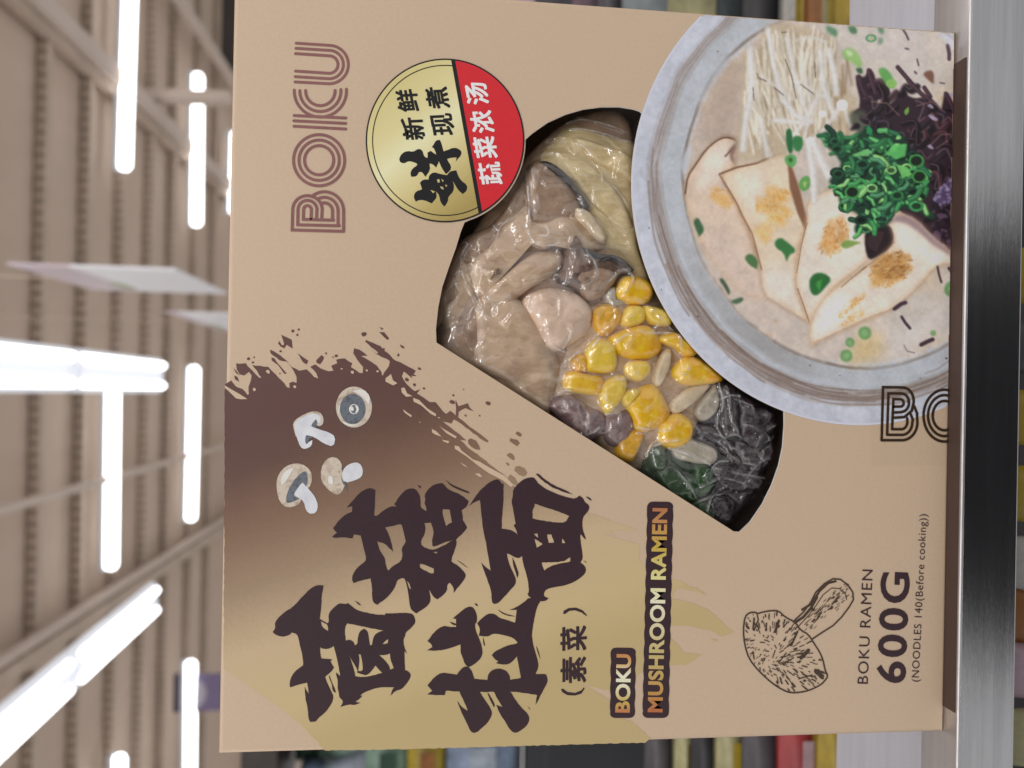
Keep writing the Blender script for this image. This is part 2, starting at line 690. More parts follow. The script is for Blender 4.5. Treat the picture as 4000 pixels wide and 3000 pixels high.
zz = lambda px, py, d: ray(px, py, d).z
banner((690, 1052), (800, 1143), 2.5, 3.1, zz(27, 1044, 2.5), zz(270, 1044, 2.5), zz(685, 1053, 2.5), "white hanging banner seen nearly edge on with a pink and lilac top")
banner((800, 1222), (880, 1290), 4.2, 5.3, zz(640, 1220, 4.2), zz(690, 1220, 4.2), zz(960, 1222, 4.2), "small pale banner half hidden behind the carton's top edge")
m_pur = mat("sign_purple", (.19, .15, .27, 1), rough=.5, noise_amt=.1, noise_scale=8)
m_pur2 = mat("sign_purple_dark", (.06, .045, .09, 1), rough=.5, noise_amt=.1)
m_pale = mat("sign_emblem", (.42, .38, .45, 1), rough=.5, noise_amt=.05)
p = ray(785, 2704, 9.9)
o = empty("hanging_sign", p, "purple hanging sign with a round pale emblem behind a lit tube light", "sign")
MB().box(-.23, .23, -.03, .03, -.36, .25).build("board", m_pur, o)
MB().box(-.24, .24, -.035, .035, .25, .33).build("top_rail", m_pur2, o)
disc = MB()
disc.v = [(.0 + .2 * math.cos(t * math.pi / 16), -.034, .12 + .2 * math.sin(t * math.pi / 16)) for t in range(32)]
disc.f = [tuple(range(32))]
disc.build("emblem", m_pale, o)


# ================================================================== CARTON
X0, X1, Z0, Z1, DEP, RB = -.125, .125, 0.0, .2497, .056, .0016
m_tan = mat("carton_board", cols=[alb(184, 162, 138), alb(190, 167, 142)], noise_scale=900, rough=.38, spec=.45, bump=.05, bump_scale=16)
m_white = mat("board_core", alb(205, 203, 200), rough=.7, noise_amt=.03)
m_in = mat("board_inside", (.30, .215, .165, 1), rough=.8, noise_amt=.08, noise_scale=80)
box = empty("ramen_carton", (0, 0, 0), "tan printed ramen carton with a window, standing on the steel ledge", "carton")

# the die-cut window
BADGE_C = H_("802 828")[0]
BRX, BRY = 734 / 2.37, 758 / 2.37
win = P_("1705 1338, 1703 1285, 1712 1200, 1728 1120, 1755 1040, 1782 965, 1800 905, 1815 868")
# bottom/right of the badge bounds the window
ang = lambda p: math.degrees(math.atan2((p[1] - BADGE_C[1]) / BRY, (p[0] - BADGE_C[0]) / BRX))
win += arc(BADGE_C, BRX + 5, BRY + 5, 72, 2, 24)
win += P_("2052 545, 2080 520, 2140 478, 2210 446, 2280 426, 2350 417, 2420 417, 2475 426, 2500 434")
bowl_pts = P_("2749 52, 2600 240, 2511 421, 2474 549, 2462 660, 2468 779, 2487 907, 2525 1020, 2572 1127, 2651 1286, 2735 1390, 2828 1475, 2940 1556, 3060 1609, 3213 1652, 3335 1663, 3445 1657, 3601 1619, 3698 1585")


def fit_circle(P):
    q = face_np(P)
    A = np.c_[2 * q, np.ones(len(q))]
    s = np.linalg.lstsq(A, (q ** 2).sum(1), rcond=None)[0]
    return s[0], s[1], math.sqrt(s[2] + s[0] ** 2 + s[1] ** 2)


BC = fit_circle(bowl_pts)
SC = fit_circle(P_("2792 299, 2731 415, 2682 549, 2664 732, 2676 773, 2706 901, 2767 1091, 2877 1219, 2957 1292, 3121 1384, 3243 1432, 3365 1442, 3487 1420, 3731 1316"))
print("CIRCLES", BC, SC)


def to_px(u, v):
    c = R_WC @ (Vector((u, 0, v)) - CAM)
    return (2000 + FPX * c.x / -c.z, 1500 - FPX * c.y / -c.z)


# bowl side of the window, from the bowl circle
for k in range(25):
    pass
a0 = math.atan2(face(2503, 440)[1] - BC[1], face(2503, 440)[0] - BC[0])
a1 = math.atan2(face(3062, 1611)[1] - BC[1], face(3062, 1611)[0] - BC[0])
if a1 < a0:
    a1 += 2 * math.pi
for k in range(41):
    t = a0 + (a1 - a0) * k / 40
    win.append(to_px(BC[0] + BC[2] * math.cos(t), BC[1] + BC[2] * math.sin(t)))
win += P_("3064 1660, 3058 1745, 3042 1820, 3015 1895, 2978 1970, 2930 2040, 2890 2078, 2868 2077")
winf = [Vector((*face(*p), 0)) for p in win]

out = [Vector((X0 + RB, Z0 + RB, 0)), Vector((X1 - RB, Z0 + RB, 0)), Vector((X1 - RB, Z1 - RB, 0)), Vector((X0 + RB, Z1 - RB, 0))]
flat = out + winf
tris = tessellate_polygon([out, winf])
V = [(p.x, 0, p.y) for p in flat]
F = []
for t in tris:
    a, c, d = [flat[i] for i in t]
    s = (c.x - a.x) * (d.y - a.y) - (c.y - a.y) * (d.x - a.x)
    F.append(t if s > 0 else (t[0], t[2], t[1]))
prev = [0, 1, 2, 3]
for k in range(1, 9):
    q = math.pi / 2 * k / 8
    ins = RB * (1 - math.sin(q))
    y = RB * (1 - math.cos(q))
    cur = []
    for cx, cz_ in ((X0 + ins, Z0 + ins), (X1 - ins, Z0 + ins), (X1 - ins, Z1 - ins), (X0 + ins, Z1 - ins)):
        V.append((cx, y, cz_))
        cur.append(len(V) - 1)
    for i in range(4):
        j = (i + 1) % 4
        F.append((prev[i], cur[i], cur[j], prev[j]))
    prev = cur
cur = []
for cx, cz_ in ((X0, Z0), (X1, Z0), (X1, Z1), (X0, Z1)):
    V.append((cx, DEP, cz_))
    cur.append(len(V) - 1)
for i in range(4):
    j = (i + 1) % 4
    F.append((prev[i], cur[i], cur[j], prev[j]))
F.append(tuple(cur[::-1]))
me = bpy.data.meshes.new("board")
me.from_pydata(V, [], F)
me.update()
new_obj("board", me, box, m_tan, True)
# cut edge of the window, board thickness 0.7 mm, and the inner liner behind
n = len(winf)
V = [(p.x, 0.0, p.y) for p in winf] + [(p.x, .0007, p.y) for p in winf]
F = [(i, (i + 1) % n, n + (i + 1) % n, n + i) for i in range(n)]
me = bpy.data.meshes.new("window_edge")
me.from_pydata(V, [], F)
new_obj("window_edge", me, box, m_white)
MB().box(X0 + .002, X1 - .002, .030, .0305, Z0 + .002, Z1 - .002).build("liner", m_in, box)

# ---- ink colours -------------------------------------------------------
INK = alb(54, 38, 43)
m_ink = mat("dark_ink", INK, rough=.42, spec=.35, noise_amt=.06, noise_scale=700)
m_maroon = mat("maroon_ink", alb(126, 86, 84), rough=.42, spec=.35, noise_amt=.10, noise_scale=120)
m_black = mat("black_ink", alb(30, 29, 30), rough=.42, spec=.3, noise_amt=.05)
m_tanink = mat("tan_ink", alb(192, 170, 145), rough=.42, spec=.35, noise_amt=.03, noise_scale=300)


def grad_mat(name, p0, p1, stops, rough=.42, metal=0.0, grain=.07, grain_scale=700):
    """printed blend running from p0 to p1 (pixel plan points)"""
    m = bpy.data.materials.new(name)
    m.use_nodes = True
    nt = m.node_tree
    b = nt.nodes['Principled BSDF']
    b.inputs['Roughness'].default_value = rough
    b.inputs['Specular IOR Level'].default_value = .35
    b.inputs['Metallic'].default_value = metal
    tc = nt.nodes.new('ShaderNodeTexCoord')
    a = Vector(face(*p0))
    e = Vector(face(*p1)) - a
    L2 = e.length_squared
    dt = nt.nodes.new('ShaderNodeVectorMath')
    dt.operation = 'DOT_PRODUCT'
    dt.inputs[1].default_value = (e.x / L2, 0, e.y / L2)
    nt.links.new(tc.outputs['Object'], dt.inputs[0])
    n = nt.nodes.new('ShaderNodeTexNoise')
    n.inputs['Scale'].default_value = grain_scale
    n.inputs['Detail'].default_value = 3
    nt.links.new(tc.outputs['Object'], n.inputs['Vector'])
    n3 = nt.nodes.new('ShaderNodeTexNoise')
    n3.inputs['Scale'].default_value = 28
    nt.links.new(tc.outputs['Object'], n3.inputs['Vector'])
    ad = nt.nodes.new('ShaderNodeMath')
    ad.operation = 'MULTIPLY_ADD'
    ad.inputs[1].default_value = grain
    nt.links.new(n.outputs['Fac'], ad.inputs[0])
    sb = nt.nodes.new('ShaderNodeMath')
    sb.operation = 'SUBTRACT'
    sb.inputs[1].default_value = (a.x * e.x + a.y * e.y) / L2 + grain / 2 + .06
    nt.links.new(dt.outputs['Value'], sb.inputs[0])
    ad3 = nt.nodes.new('ShaderNodeMath')
    ad3.operation = 'MULTIPLY_ADD'
    ad3.inputs[1].default_value = .12
    nt.links.new(n3.outputs['Fac'], ad3.inputs[0])
    nt.links.new(sb.outputs[0], ad3.inputs[2])
    nt.links.new(ad3.outputs[0], ad.inputs[2])
    r = nt.nodes.new('ShaderNodeValToRGB')
    el = r.color_ramp.elements
    el[0].position, el[0].color = stops[0]
    el[1].position, el[1].color = stops[-1]
    for q, c in stops[1:-1]:
        z = el.new(q)
        z.color = c
    nt.links.new(ad.outputs[0], r.inputs[0])
    nt.links.new(r.outputs[0], b.inputs['Base Color'])
    return m


m_brush = grad_mat("brush_ink", (1180, 1600), (1580, 2790), [
    (0.0, alb(92, 66, 62)), (.12, alb(96, 72, 63)), (.30, alb(124, 98, 80)), (.48, alb(150, 128, 105)), (.66, alb(186, 164, 131)), (.85, alb(187, 167, 125)), (1, alb(178, 158, 115))], grain=.06)

# ---- painted brush sweep behind the title -------------------------------
edge = E_("""60 520 110 490 150 540 200 560 240 605 255 600 250 540 270 490 275 450 255 420 215 450 180 440 155 400 150 350 180 355 230 350 240 370
280 410 340 470 355 465 300 390 280 365 340 370 410 380 470 440 520 490 560 545 585 550 580 510 610 500 640 510 640 460 610 400 560 330 480 270 425 240
430 270 500 325 560 335 600 380 660 410 720 400 780 460 815 475 800 430 750 380 790 360 830 390 900 415 940 410 920 370 970 350 960 320 1030 310
1090 350 1080 380 1150 430 1175 430 1180 380 1130 320 1100 270 1105 230 1150 240 1215 290 1160 290 1230 330 1290 370""")
edge += F_("""330 480 340 520 360 480 400 430 410 380 380 360 330 340 270 300 230 260 290 320 300 300 180 200 190 185 320 240 440 360 540 410 650 470 630 500 600 520
560 490 540 470 520 520 560 590 640 660 690 640 660 680 780 760 830 760 880 820 930 870 970 840 1020 885 1018 740 1045 800 1130 770 1150 810 1185 845 1110 815 1048 850
1042 900 1150 990 1250 1060 1325 1120 1310 1135 1180 1050 1080 970 1000 920 980 960 900 940 1000 1020 1120 1115 1060 1110 1130 1180 1220 1240 1350 1350 1462 1430
1480 1475 1560 1540""")
edge += Q_("""760 190 900 230 1130 285 1440 395 1290 390 1250 420 1440 470 1440 560 1480 610 1610 655 1700 690 1740 735 1650 715 1620 775 1730 800 1830 840 1900 900 1970 965 1900 992 1850 960 1720 930
1600 925 1610 990 1660 1040 1690 1080 1790 1092 1740 1130 1700 1150 1600 1150 1480 1170 1300 1300 1180 1275 1080 1250 1180 1290 1270 1345 1310 1440 1400 1470 1500 1565 1470 1590""")
edge += P_("2440 2902 1900 2918 1500 2928 1270 2931") + P_("1180 2835 1084 2757 1000 2700 873 2612")
m_edge = [p for p in edge]

rnd = random.Random(5)


def blob(c, r, seed, k=9, el=1.0, th=0.0):
    q = random.Random(seed)
    out_ = []
    for i in range(k):
        t = 2 * math.pi * i / k
        rr = r * q.uniform(.65, 1.2)
        x, y = rr * math.cos(t) * el, rr * math.sin(t)
        out_.append((c[0] + x * math.cos(th) - y * math.sin(th), c[1] + x * math.sin(th) + y * math.cos(th)))
    return (out_, [])


spl = []
for x, y, r in ((612, 88, 15), (657, 77, 9), (648, 120, 10), (250, 312, 14), (296, 302, 8), (286, 345, 10), (510, 254, 10), (878, 270, 10), (962, 290, 14), (935, 302, 8), (1186, 116, 22), (505, 435, 7)):
    spl.append(blob((850 + x / 2.0737, 1250 + y / 2.0737), r / 2.07, int(x + y), 7))
spl.append((E_("515 120 560 140 600 160 608 230 580 215 560 200 540 230 510 215 490 190 500 170 520 205 540 200 530 160"), []))
spl.append((E_("650 270 690 300 735 330 720 360 690 340"), []))
spl.append((E_("800 325 840 285 862 300 855 325 830 360 800 345"), []))
spl.append((E_("435 305 460 310 478 340 560 435 540 435 490 365 440 330"), []))
spl.append((E_("128 390 150 410 180 450 150 430"), []))
spl.append((E_("135 450 160 460 175 500 140 480"), []))
spl.append((E_("1310 55 1345 70 1330 80"), []))
spl.append((E_("1310 98 1350 100 1390 150 1375 162 1340 130"), []))
spl.append((F_("505 225 545 250 540 265 510 250"), []))
spl.append((F_("475 330 490 305 500 325 490 340"), []))
for x, y, r in ((685, 450, 13), (570, 555, 17), (636, 600, 14), (725, 632, 11), (996, 697, 10), (985, 760, 20), (1320, 771, 20), (1110, 885, 11), (1240, 886, 10), (1092, 642, 6), (355, 268, 8)):
    spl.append(blob((1350 + x / 2.37, 1250 + y / 2.37), r / 2.37, int(x * 3 + y), 6, 1.4, .5))
spl.append((F_("530 470 580 470 600 490 655 515 640 520 610 515 615 540 570 500"), []))
for x, y, L in ((1605, 1060, 42), (1570, 1130, 70), (1535, 1260, 60), (1500, 1335, 26), (1630, 1405, 95), (1182, 1152, 100), (1550, 1485, 80)):
    c = (1350 + x / 2.37, 1250 + y / 2.37)
    spl.append(blob(c, L / 5.6, int(x), 8, 1.9, .65))
for s in (Q_("1130 330 1250 370 1300 420 1180 380"), Q_("1140 470 1250 520 1310 555 1200 520"), Q_("1680 705 1760 715 1820 755 1770 740"), Q_("1840 1000 1880 1010 1870 1020")):
    spl.append((s, []))
decal("brush_print", [(rag(m_edge, 1.8, 14, 3), [])] + spl, m_brush, box, 2, 0.0000004)
gaps = []
for x, y, r in ((410, 420, 17), (297, 560, 15), (626, 542, 15), (1006, 395, 9), (1092, 425, 14), (1210, 410, 11), (1296, 416, 11)):
    gaps.append(blob((850 + x / 2.0737, 1250 + y / 2.0737), r / 2.07, int(x), 7))
gaps.append((E_("60 530 110 560 180 600 242 640 190 642 150 635 90 575 60 550"), []))
gaps.append((F_("370 540 420 500 440 560 480 585 440 605 370 570"), []))
gaps.append((F_("515 630 545 625 570 680 620 705 560 710 520 670"), []))
gaps.append((F_("625 720 680 740 760 820 838 870 835 892 790 870 700 790 630 755"), []))
gaps.append((F_("530 825 570 855 615 885 605 900 545 855"), []))
gaps.append((F_("850 898 870 900 875 910 858 908"), []))
gaps.append((F_("800 1008 840 1030 890 1080 900 1110 960 1120 950 1142 900 1120 890 1080 830 1060 800 1040"), []))
gaps.append((F_("870 980 910 1010 930 1020 1030 1080 1015 1095 930 1045"), []))
gaps.append((F_("1010 1160 1050 1170 1070 1205 1180 1290 1240 1310 1340 1370 1470 1440 1560 1530 1530 1545 1450 1480 1330 1420 1230 1350 1130 1270 1010 1190"), []))
gaps.append((F_("1060 1315 1110 1345 1132 1366 1090 1345"), []))
gaps.append((F_("1195 1420 1240 1420 1265 1450 1235 1450"), []))
gaps.append((F_("680 935 697 950 685 950"), []))
decal("brush_gap", gaps, m_tanink, box, 4)

# ---- the brush title: four characters ----------------------------------
T = []
T.append((A_("""565 200 625 205 620 240 607 300 605 400 595 480 590 515 625 535 662 556 675 540 670 480 690 440 730 400 770 370 830 378 850 368 880 390 920 425 980 448 1080 470
1190 480 1200 462 1240 465 1330 460 1430 460 1460 480 1480 545 1440 595 1385 640 1380 680 1365 700 1370 770 1400 840 1375 810 1375 900 1378 985 1410 1000 1435 1030 1425 1070
1390 1120 1350 1165 1290 1180 1245 1225 1262 1165 1280 1150 1180 1145 1090 1160 990 1200 965 1225 985 1225 960 1255 920 1280 970 1292 910 1312 860 1305 780 1330 805 1290 800 1265
770 1240 768 1200 755 1160 760 1100 740 1010 778 1045 770 980 755 900 740 840 720 765 690 785 640 795 605 785 595 775 595 830 605 880 680 885 708 895 690 905 700 930 722 965 700 1000
640 1050 660 1110 690 1170 720 1235 700 1300 650 1370 570 1440 555 1465 500 1468 485 1430 478 1330 462 1270 450 1140 490 1215 475 1105 420 1115 370 1130 320 1148 310 1130 320 1060
360 1000 420 955 440 940 430 850 410 770 395 700 380 655 330 640 310 665 240 682 180 660 155 635 180 600 175 545 220 490 280 440 330 415 420 320 500 235"""),
          [A_("600 535 632 552 660 566 668 600 668 628 610 590"),
           A_("845 555 1110 610 1180 622 1110 650 1085 690 1075 755 1055 760 1045 690 1035 630 1000 605 960 630 942 690 940 745 915 760 905 730 870 705 830 715 822 640 825 590"),
           A_("1225 700 1220 740 1170 750 1195 720"),
           A_("1140 848 1200 850 1240 835 1245 890 1275 970 1240 985 1235 950 1190 895"),
           A_("950 840 970 845 985 920 990 985 975 998 945 998 950 960 958 900"),
           A_("860 845 900 920 940 985 936 1012 980 1027 1020 1037 1060 1010 1105 945 1135 980 1170 1015 1080 1040 1000 1055 920 1045 905 980 880 900")]))
T.append((A_("675 1030 690 1060 705 1110 735 1170 738 1200 710 1180 700 1110 680 1070"), []))
T.append((A_("915 345 945 360 975 390 950 385"), []))
T.append((B_("""595 370 630 390 628 450 625 540 620 625 645 630 700 580 770 540 830 540 805 520 850 450 900 395 950 372 1000 378 1040 430 1050 490 1048 548 1085 575 1105 585 1100 545 1085 510
1095 480 1085 435 1120 380 1170 340 1245 322 1270 340 1290 370 1340 400 1430 435 1495 490 1480 540 1430 575 1440 640 1438 665 1455 690 1480 735 1440 790 1375 850 1385 875 1360 960
1340 1010 1335 1050 1400 1090 1465 1160 1465 1200 1420 1260 1355 1340 1355 1290 1320 1245 1295 1265 1295 1320 1250 1370 1205 1400 1170 1380 1140 1330 1125 1300 1140 1370 1140 1430
1090 1480 1010 1530 965 1500 950 1460 940 1380 930 1300 905 1210 880 1200 830 1225 820 1270 780 1340 720 1400 650 1450 610 1430 600 1370 600 1270 585 1205 520 1220 430 1250 415 1220
420 1170 460 1110 530 1055 548 1030 530 950 510 870 495 810 430 800 420 835 330 825 250 832 230 820 275 785 240 740 290 670 360 610 415 590 420 540 365 550 420 490 480 420 540 380"""),
          [B_("1085 695 1145 690 1165 745 1170 800 1155 850 1160 905 1180 912 1280 870 1350 850 1280 893 1200 932 1150 945 1060 910 1050 860 1085 800 1095 745"),
           B_("720 735 870 705 890 760 905 830 915 870 870 930 885 980 870 1050 800 1085 750 1135 725 1080 720 1020 690 980 668 940 648 862 720 885 797 960 775 860 750 790"),
           B_("1255 565 1320 570 1330 640 1340 690 1310 700 1285 725 1265 660 1250 600"),
           B_("1045 1070 1090 1080 1170 1115 1170 1160 1140 1160 1060 1120 1040 1100"),
           B_("1160 962 1205 960 1200 978"), B_("918 1225 945 1250 962 1308 945 1300")]))
T.append((B_("1275 295 1340 340 1420 375 1490 400 1508 420 1480 415 1400 385 1330 350"), []))
T.append((B_("1370 1025 1430 1060 1492 1110 1430 1072"), []))
T.append((B_("1020 340 1055 355 1045 375"), []))
T.append((C_("""915 290 945 292 975 335 985 320 985 400 985 520 975 600 970 745 1030 755 1060 760 1118 800 1100 745 1080 715 1100 700 1085 620 1075 550 1060 500 1075 440 1075 385 1130 320
1190 280 1265 268 1290 300 1310 330 1380 380 1480 425 1590 460 1650 470 1690 440 1725 465 1740 500 1780 530 1780 570 1750 610 1720 640 1715 740 1750 850 1700 795 1700 870 1715 950
1722 1020 1700 1060 1740 1090 1755 1140 1720 1185 1640 1240 1560 1270 1440 1290 1380 1310 1360 1345 1365 1375 1405 1390 1380 1415 1330 1420 1225 1380 1210 1350 1225 1330 1215 1230
1195 1150 1165 1050 1160 1000 1130 1020 1090 1010 1050 985 1020 975 1025 1020 1050 1100 1080 1160 1105 1220 1095 1265 1050 1315 980 1390 940 1435 900 1445 880 1425 875 1330 850 1250
810 1150 780 1060 830 1110 870 1135 855 1050 840 970 825 880 805 780 785 650 778 560 768 480 720 500 668 535 720 460 770 390 850 320"""),
          [C_("1275 515 1380 550 1500 590 1595 630 1560 690 1470 690 1360 675 1255 650 1255 570 1275 540"),
           C_("1275 840 1340 880 1350 890 1295 922"), C_("1268 795 1300 790 1310 830 1290 820"), C_("1390 800 1430 800 1455 875 1405 878"),
           C_("1530 835 1560 880 1528 880"), C_("1340 1060 1540 1055 1605 1010 1605 1050 1480 1075 1400 1105 1365 1135")]))
T.append((C_("1285 240 1310 235 1360 285 1450 345 1560 390 1630 430 1540 405 1440 365 1350 305"), []))
T.append((C_("1745 450 1780 455 1805 485 1790 485"), []))
T.append((C_("1065 1005 1090 1050 1110 1110 1130 1160 1115 1205 1100 1150 1075 1080"), []))
T.append((C_("1725 1040 1750 1050 1760 1068"), []))
T.append((D_("""580 400 610 440 625 500 620 550 605 560 610 620 640 690 670 770 675 850 640 900 590 940 545 962 510 930 490 870 470 820 470 750 390 780 300 805 160 808 210 775 200 745 165 720
220 640 310 575 365 590 430 590 430 575 400 570 368 538 430 560 430 515 400 510 470 450 530 405"""), []))
T.append((D_("""1110 312 1060 360 980 410 920 430 990 430 985 490 975 550 900 525 830 505 800 475 740 462 690 490 625 555 650 600 650 630 640 670 720 680 765 655 800 650 880 665 960 690 998 730
990 745 920 755 850 785 790 815 760 850 790 890 820 905 800 925 860 938 915 935 960 900 995 860 1005 930 1020 1000 1030 1060 930 1080 925 1035 890 990 820 970 760 990 725 1030 720 1080
600 1070 580 1005 545 955 500 955 450 1010 440 1030 370 1020 300 1010 230 1050 165 1130 210 1180 165 1215 325 1220 335 1180 460 1185 490 1250 540 1365 480 1330 440 1270 480 1380 530 1480
560 1550 590 1572 630 1560 660 1530 720 1480 755 1420 765 1380 730 1310 680 1240 650 1190 780 1190 810 1250 860 1330 800 1310 840 1400 890 1470 920 1530 965 1570 1010 1560 1080 1510
1110 1450 1100 1400 1040 1340 970 1250 930 1185 1040 1195 1180 1220 1165 1310 1210 1230 1260 1130 1280 1090 1265 1030 1250 1025 1165 1025 1190 970 1190 910 1165 830 1140 740 1130 650
1145 570 1165 450 1190 380 1210 355 1205 340"""), []))
T.append((D_("815 425 880 465 985 495 900 485 840 455"), []))
T.append((D_("720 1195 760 1250 790 1310 780 1335 740 1260"), []))
T.append((D_("680 680 695 740 698 770 680 745"), []))
T.append((D_("598 370 625 375 632 398 615 392"), []))
T.append((D_("1090 1320 1125 1358 1105 1345"), []))
T.append((D_("1170 760 1190 800 1212 892 1192 850"), []))
T = [(chaikin(o_, 118), [chaikin(h, 118) for h in hs]) for o_, hs in T]
T = [(rag(o_, 1.3, 10, k), [rag(h, 1.2, 9, k) for h in hs]) for k, (o_, hs) in enumerate(T)]
decal("title_lettering", T, m_ink, box, 5, 0.000001)
# the bracketed line under it
text_decal("subtitle_lettering", [
    ("素", D_("1632 1100")[0], D_("1632 862")[0], (-98, 6), .022),
    ("菜", D_("1636 802")[0], D_("1636 576")[0], (-100, 6), .022)], m_ink, box, 5, True)
for sh in ([(D_("1400 1165 1420 1160 1460 1190 1530 1200 1590 1175 1612 1148 1620 1160 1590 1205 1530 1224 1460 1220 1415 1195"), []),
                           (D_("1422 470 1425 440 1470 415 1540 410 1600 435 1642 480 1635 488 1590 455 1530 435 1480 440 1440 468"), [])]):
    decal("bracket", [sh], m_ink, box, 5)

# ---- three-line logo ----------------------------------------------------
w = 11.5
LG = []


def gl(P):
    return [(1050 + x / 1.8433, 100 + y / 1.8433) for x, y in P]


for a_, b_, r in (((197, 127), (188, 406), 138), ((195, 164), (190, 368), 102), ((192, 202), (192, 328), 63)):
    LG.append(stroke(gl([a_] + arc((435, 281), r, r, -88, 92, 24) + [b_]), w))
for a_, b_ in (((181, 725), (555, 745)), ((180, 686), (555, 705)), ((182, 648), (555, 666))):
    LG.append(stroke(gl([a_, b_]), w))
for r, t0, t1 in ((188, 182, -4), (148, 181, -4), (106, 182, -2)):
    LG.append(stroke(gl(arc((371, 471), r, r, t0, t1, 30)), w))
for r in (184, 145, 105):
    c = gl([(362, 970)])[0]
    rr = r / 1.8433
    LG.append(ring(c, rr - w / 2, rr - w / 2, rr + w / 2, rr + w / 2))
LG.append(stroke(gl([(538, 1482), (168, 1472), (172, 1322)] + arc((278, 1325), 106, 100, 180, 360, 24) + [(380, 1395)]), w))
LG.append(stroke(gl([(508, 1442), (208, 1435), (210, 1322)] + arc((278, 1325), 68, 66, 180, 360, 24) + [(343, 1390)]), w))
LG.append(stroke(gl([(466, 1402), (248, 1396), (250, 1322)] + arc((278, 1325), 28, 28, 180, 360, 16) + [(304, 1390)]), w))
LG.append(stroke(gl(arc((400, 1335), 138, 138, -130, 0, 20) + [(538, 1482)]), w))
LG.append(stroke(gl(arc((400, 1335), 98, 98, -118, 0, 20) + [(498, 1442)]), w))
LG.append(stroke(gl(arc((400, 1335), 58, 58, -110, 0, 16) + [(458, 1402)]), w))
decal("brand_logo", LG, m_maroon, box, 2, 0.000008)

# ---- round badge --------------------------------------------------------
m_gold = grad_mat("badge_gold", H_("160 420")[0], H_("1010 1420")[0], [(0, alb(196, 184, 126)), (.28, alb(208, 198, 146)), (.45, alb(220, 213, 172)), (.62, alb(206, 194, 142)), (.85, alb(178, 160, 102)), (1, alb(160, 141, 84))], grain=.04)
m_red = mat("badge_red", alb(196, 40, 48), rough=.4, spec=.35, noise_amt=.03, noise_scale=300)
m_wink = mat("badge_white", alb(226, 222, 228), rough=.4, spec=.35, noise_amt=.02)
c = BADGE_C
badge = decal("badge", [(arc(c, BRX, BRY, 0, 360, 120)[:-1], [])], m_black, box, 6)


def chord(rx, ry, pa, pb, side):
    """part of the disc on one side of the line pa-pb"""
    P = arc(c, rx, ry, 0, 360, 240)[:-1]
    d = Vector(pb) - Vector(pa)
    S_ = [((p[0] - pa[0]) * d.y - (p[1] - pa[1]) * d.x) * side > 0 for p in P]
    i = next(k for k in range(240) if S_[k] and not S_[k - 1])
    o_ = []
    while S_[i % 240]:
        o_.append(P[i % 240])
        i += 1
    return o_


pa, pb = H_("884 90")[0], H_("1132 1500")[0]
s1 = (pa[0] - 5, pa[1])
s2 = (pb[0] - 5, pb[1])
gold = chord(BRX - 6, BRY - 6, s1, s2, -1)
if sum(p[0] for p in gold) / len(gold) > c[0] + 60:
    gold = chord(BRX - 6, BRY - 6, s1, s2, 1)
    sgn = 1
else:
    sgn = -1
red = chord(BRX - 6, BRY - 6, (pa[0] + 3, pa[1]), (pb[0] + 3, pb[1]), -sgn)
decal("gold_field", [(gold, [])], m_gold, badge, 7)
decal("red_field", [(red, [])], m_red, badge, 7)
g2 = chord(BRX - 27, BRY - 27, s1, s2, sgn)
decal("inner_line", [stroke(g2, 4, False)], m_black, badge, 8)
FR = []
FR.append((H_("""400 950 450 925 510 935 550 905 590 915 610 980 640 990 640 940 670 925 720 960 700 900 680 890 720 825 755 825 770 860 790 930 890 890 950 920 955 960 900 1025 910 985
850 990 820 1000 860 1070 850 1108 810 1140 770 1080 745 1020 720 1080 690 1050 660 1040 665 1100 620 1165 590 1120 560 1120 540 1160 490 1165 480 1130 500 1090 545 1055 540 1040 480 1020
450 1025 430 1040 390 1035 375 1000"""), []))
FR.append((H_("""700 1120 760 1140 820 1150 850 1112 905 1105 920 1150 950 1200 1005 1240 1005 1290 965 1325 925 1290 890 1230 870 1200 885 1240 880 1300 830 1350 830 1390 795 1440 760 1400
750 1340 720 1300 725 1360 680 1410 610 1380 560 1380 530 1395 510 1350 530 1300 590 1280 570 1220 600 1190 650 1190 655 1150"""),
           [H_("725 1190 750 1185 755 1215 735 1220"), H_("765 1180 790 1200 780 1215"), H_("755 1250 785 1260 790 1285 765 1275"), H_("800 1235 825 1245 810 1260"), H_("665 1285 712 1300 690 1318")]))
FR = [(rag(chaikin(o_, 120), 1.0, 9, k), hs) for k, (o_, hs) in enumerate(FR)]
decal("brush_lettering", FR, m_black, badge, 9)


def hc(x, y):
    return H_("%f %f" % (x, y))[0]


def cj(ch, x, y, wd, ht, tilt, bold=.03):
    """one character centred at crop point, reading up the picture"""
    dx, dy = math.sin(tilt), -math.cos(tilt)
    a_ = hc(x - dx * wd / 2 + ht / 2, y - dy * wd / 2)
    b_ = hc(x + dx * wd / 2 + ht / 2, y + dy * wd / 2)
    return (ch, a_, b_, (-ht / 2.37, -ht / 2.37 * math.tan(-tilt) * 0.0 + 4), bold)


text_decal("small_lettering", [cj("新", 505, 715, 205, 200, -.18, .02), cj("鲜", 455, 455, 205, 195, -.18, .02), cj("现", 780, 675, 200, 200, -.18, .02), cj("煮", 730, 430, 200, 205, -.18, .02)], m_black, badge, 9, True)
text_decal("white_lettering", [cj("蔬", 1220, 1128, 205, 205, -.18, .02), cj("菜", 1172, 888, 200, 205, -.18, .02), cj("浓", 1145, 650, 205, 205, -.18, .02), cj("汤", 1095, 390, 200, 200, -.18, .02)], m_wink, badge, 9, True)

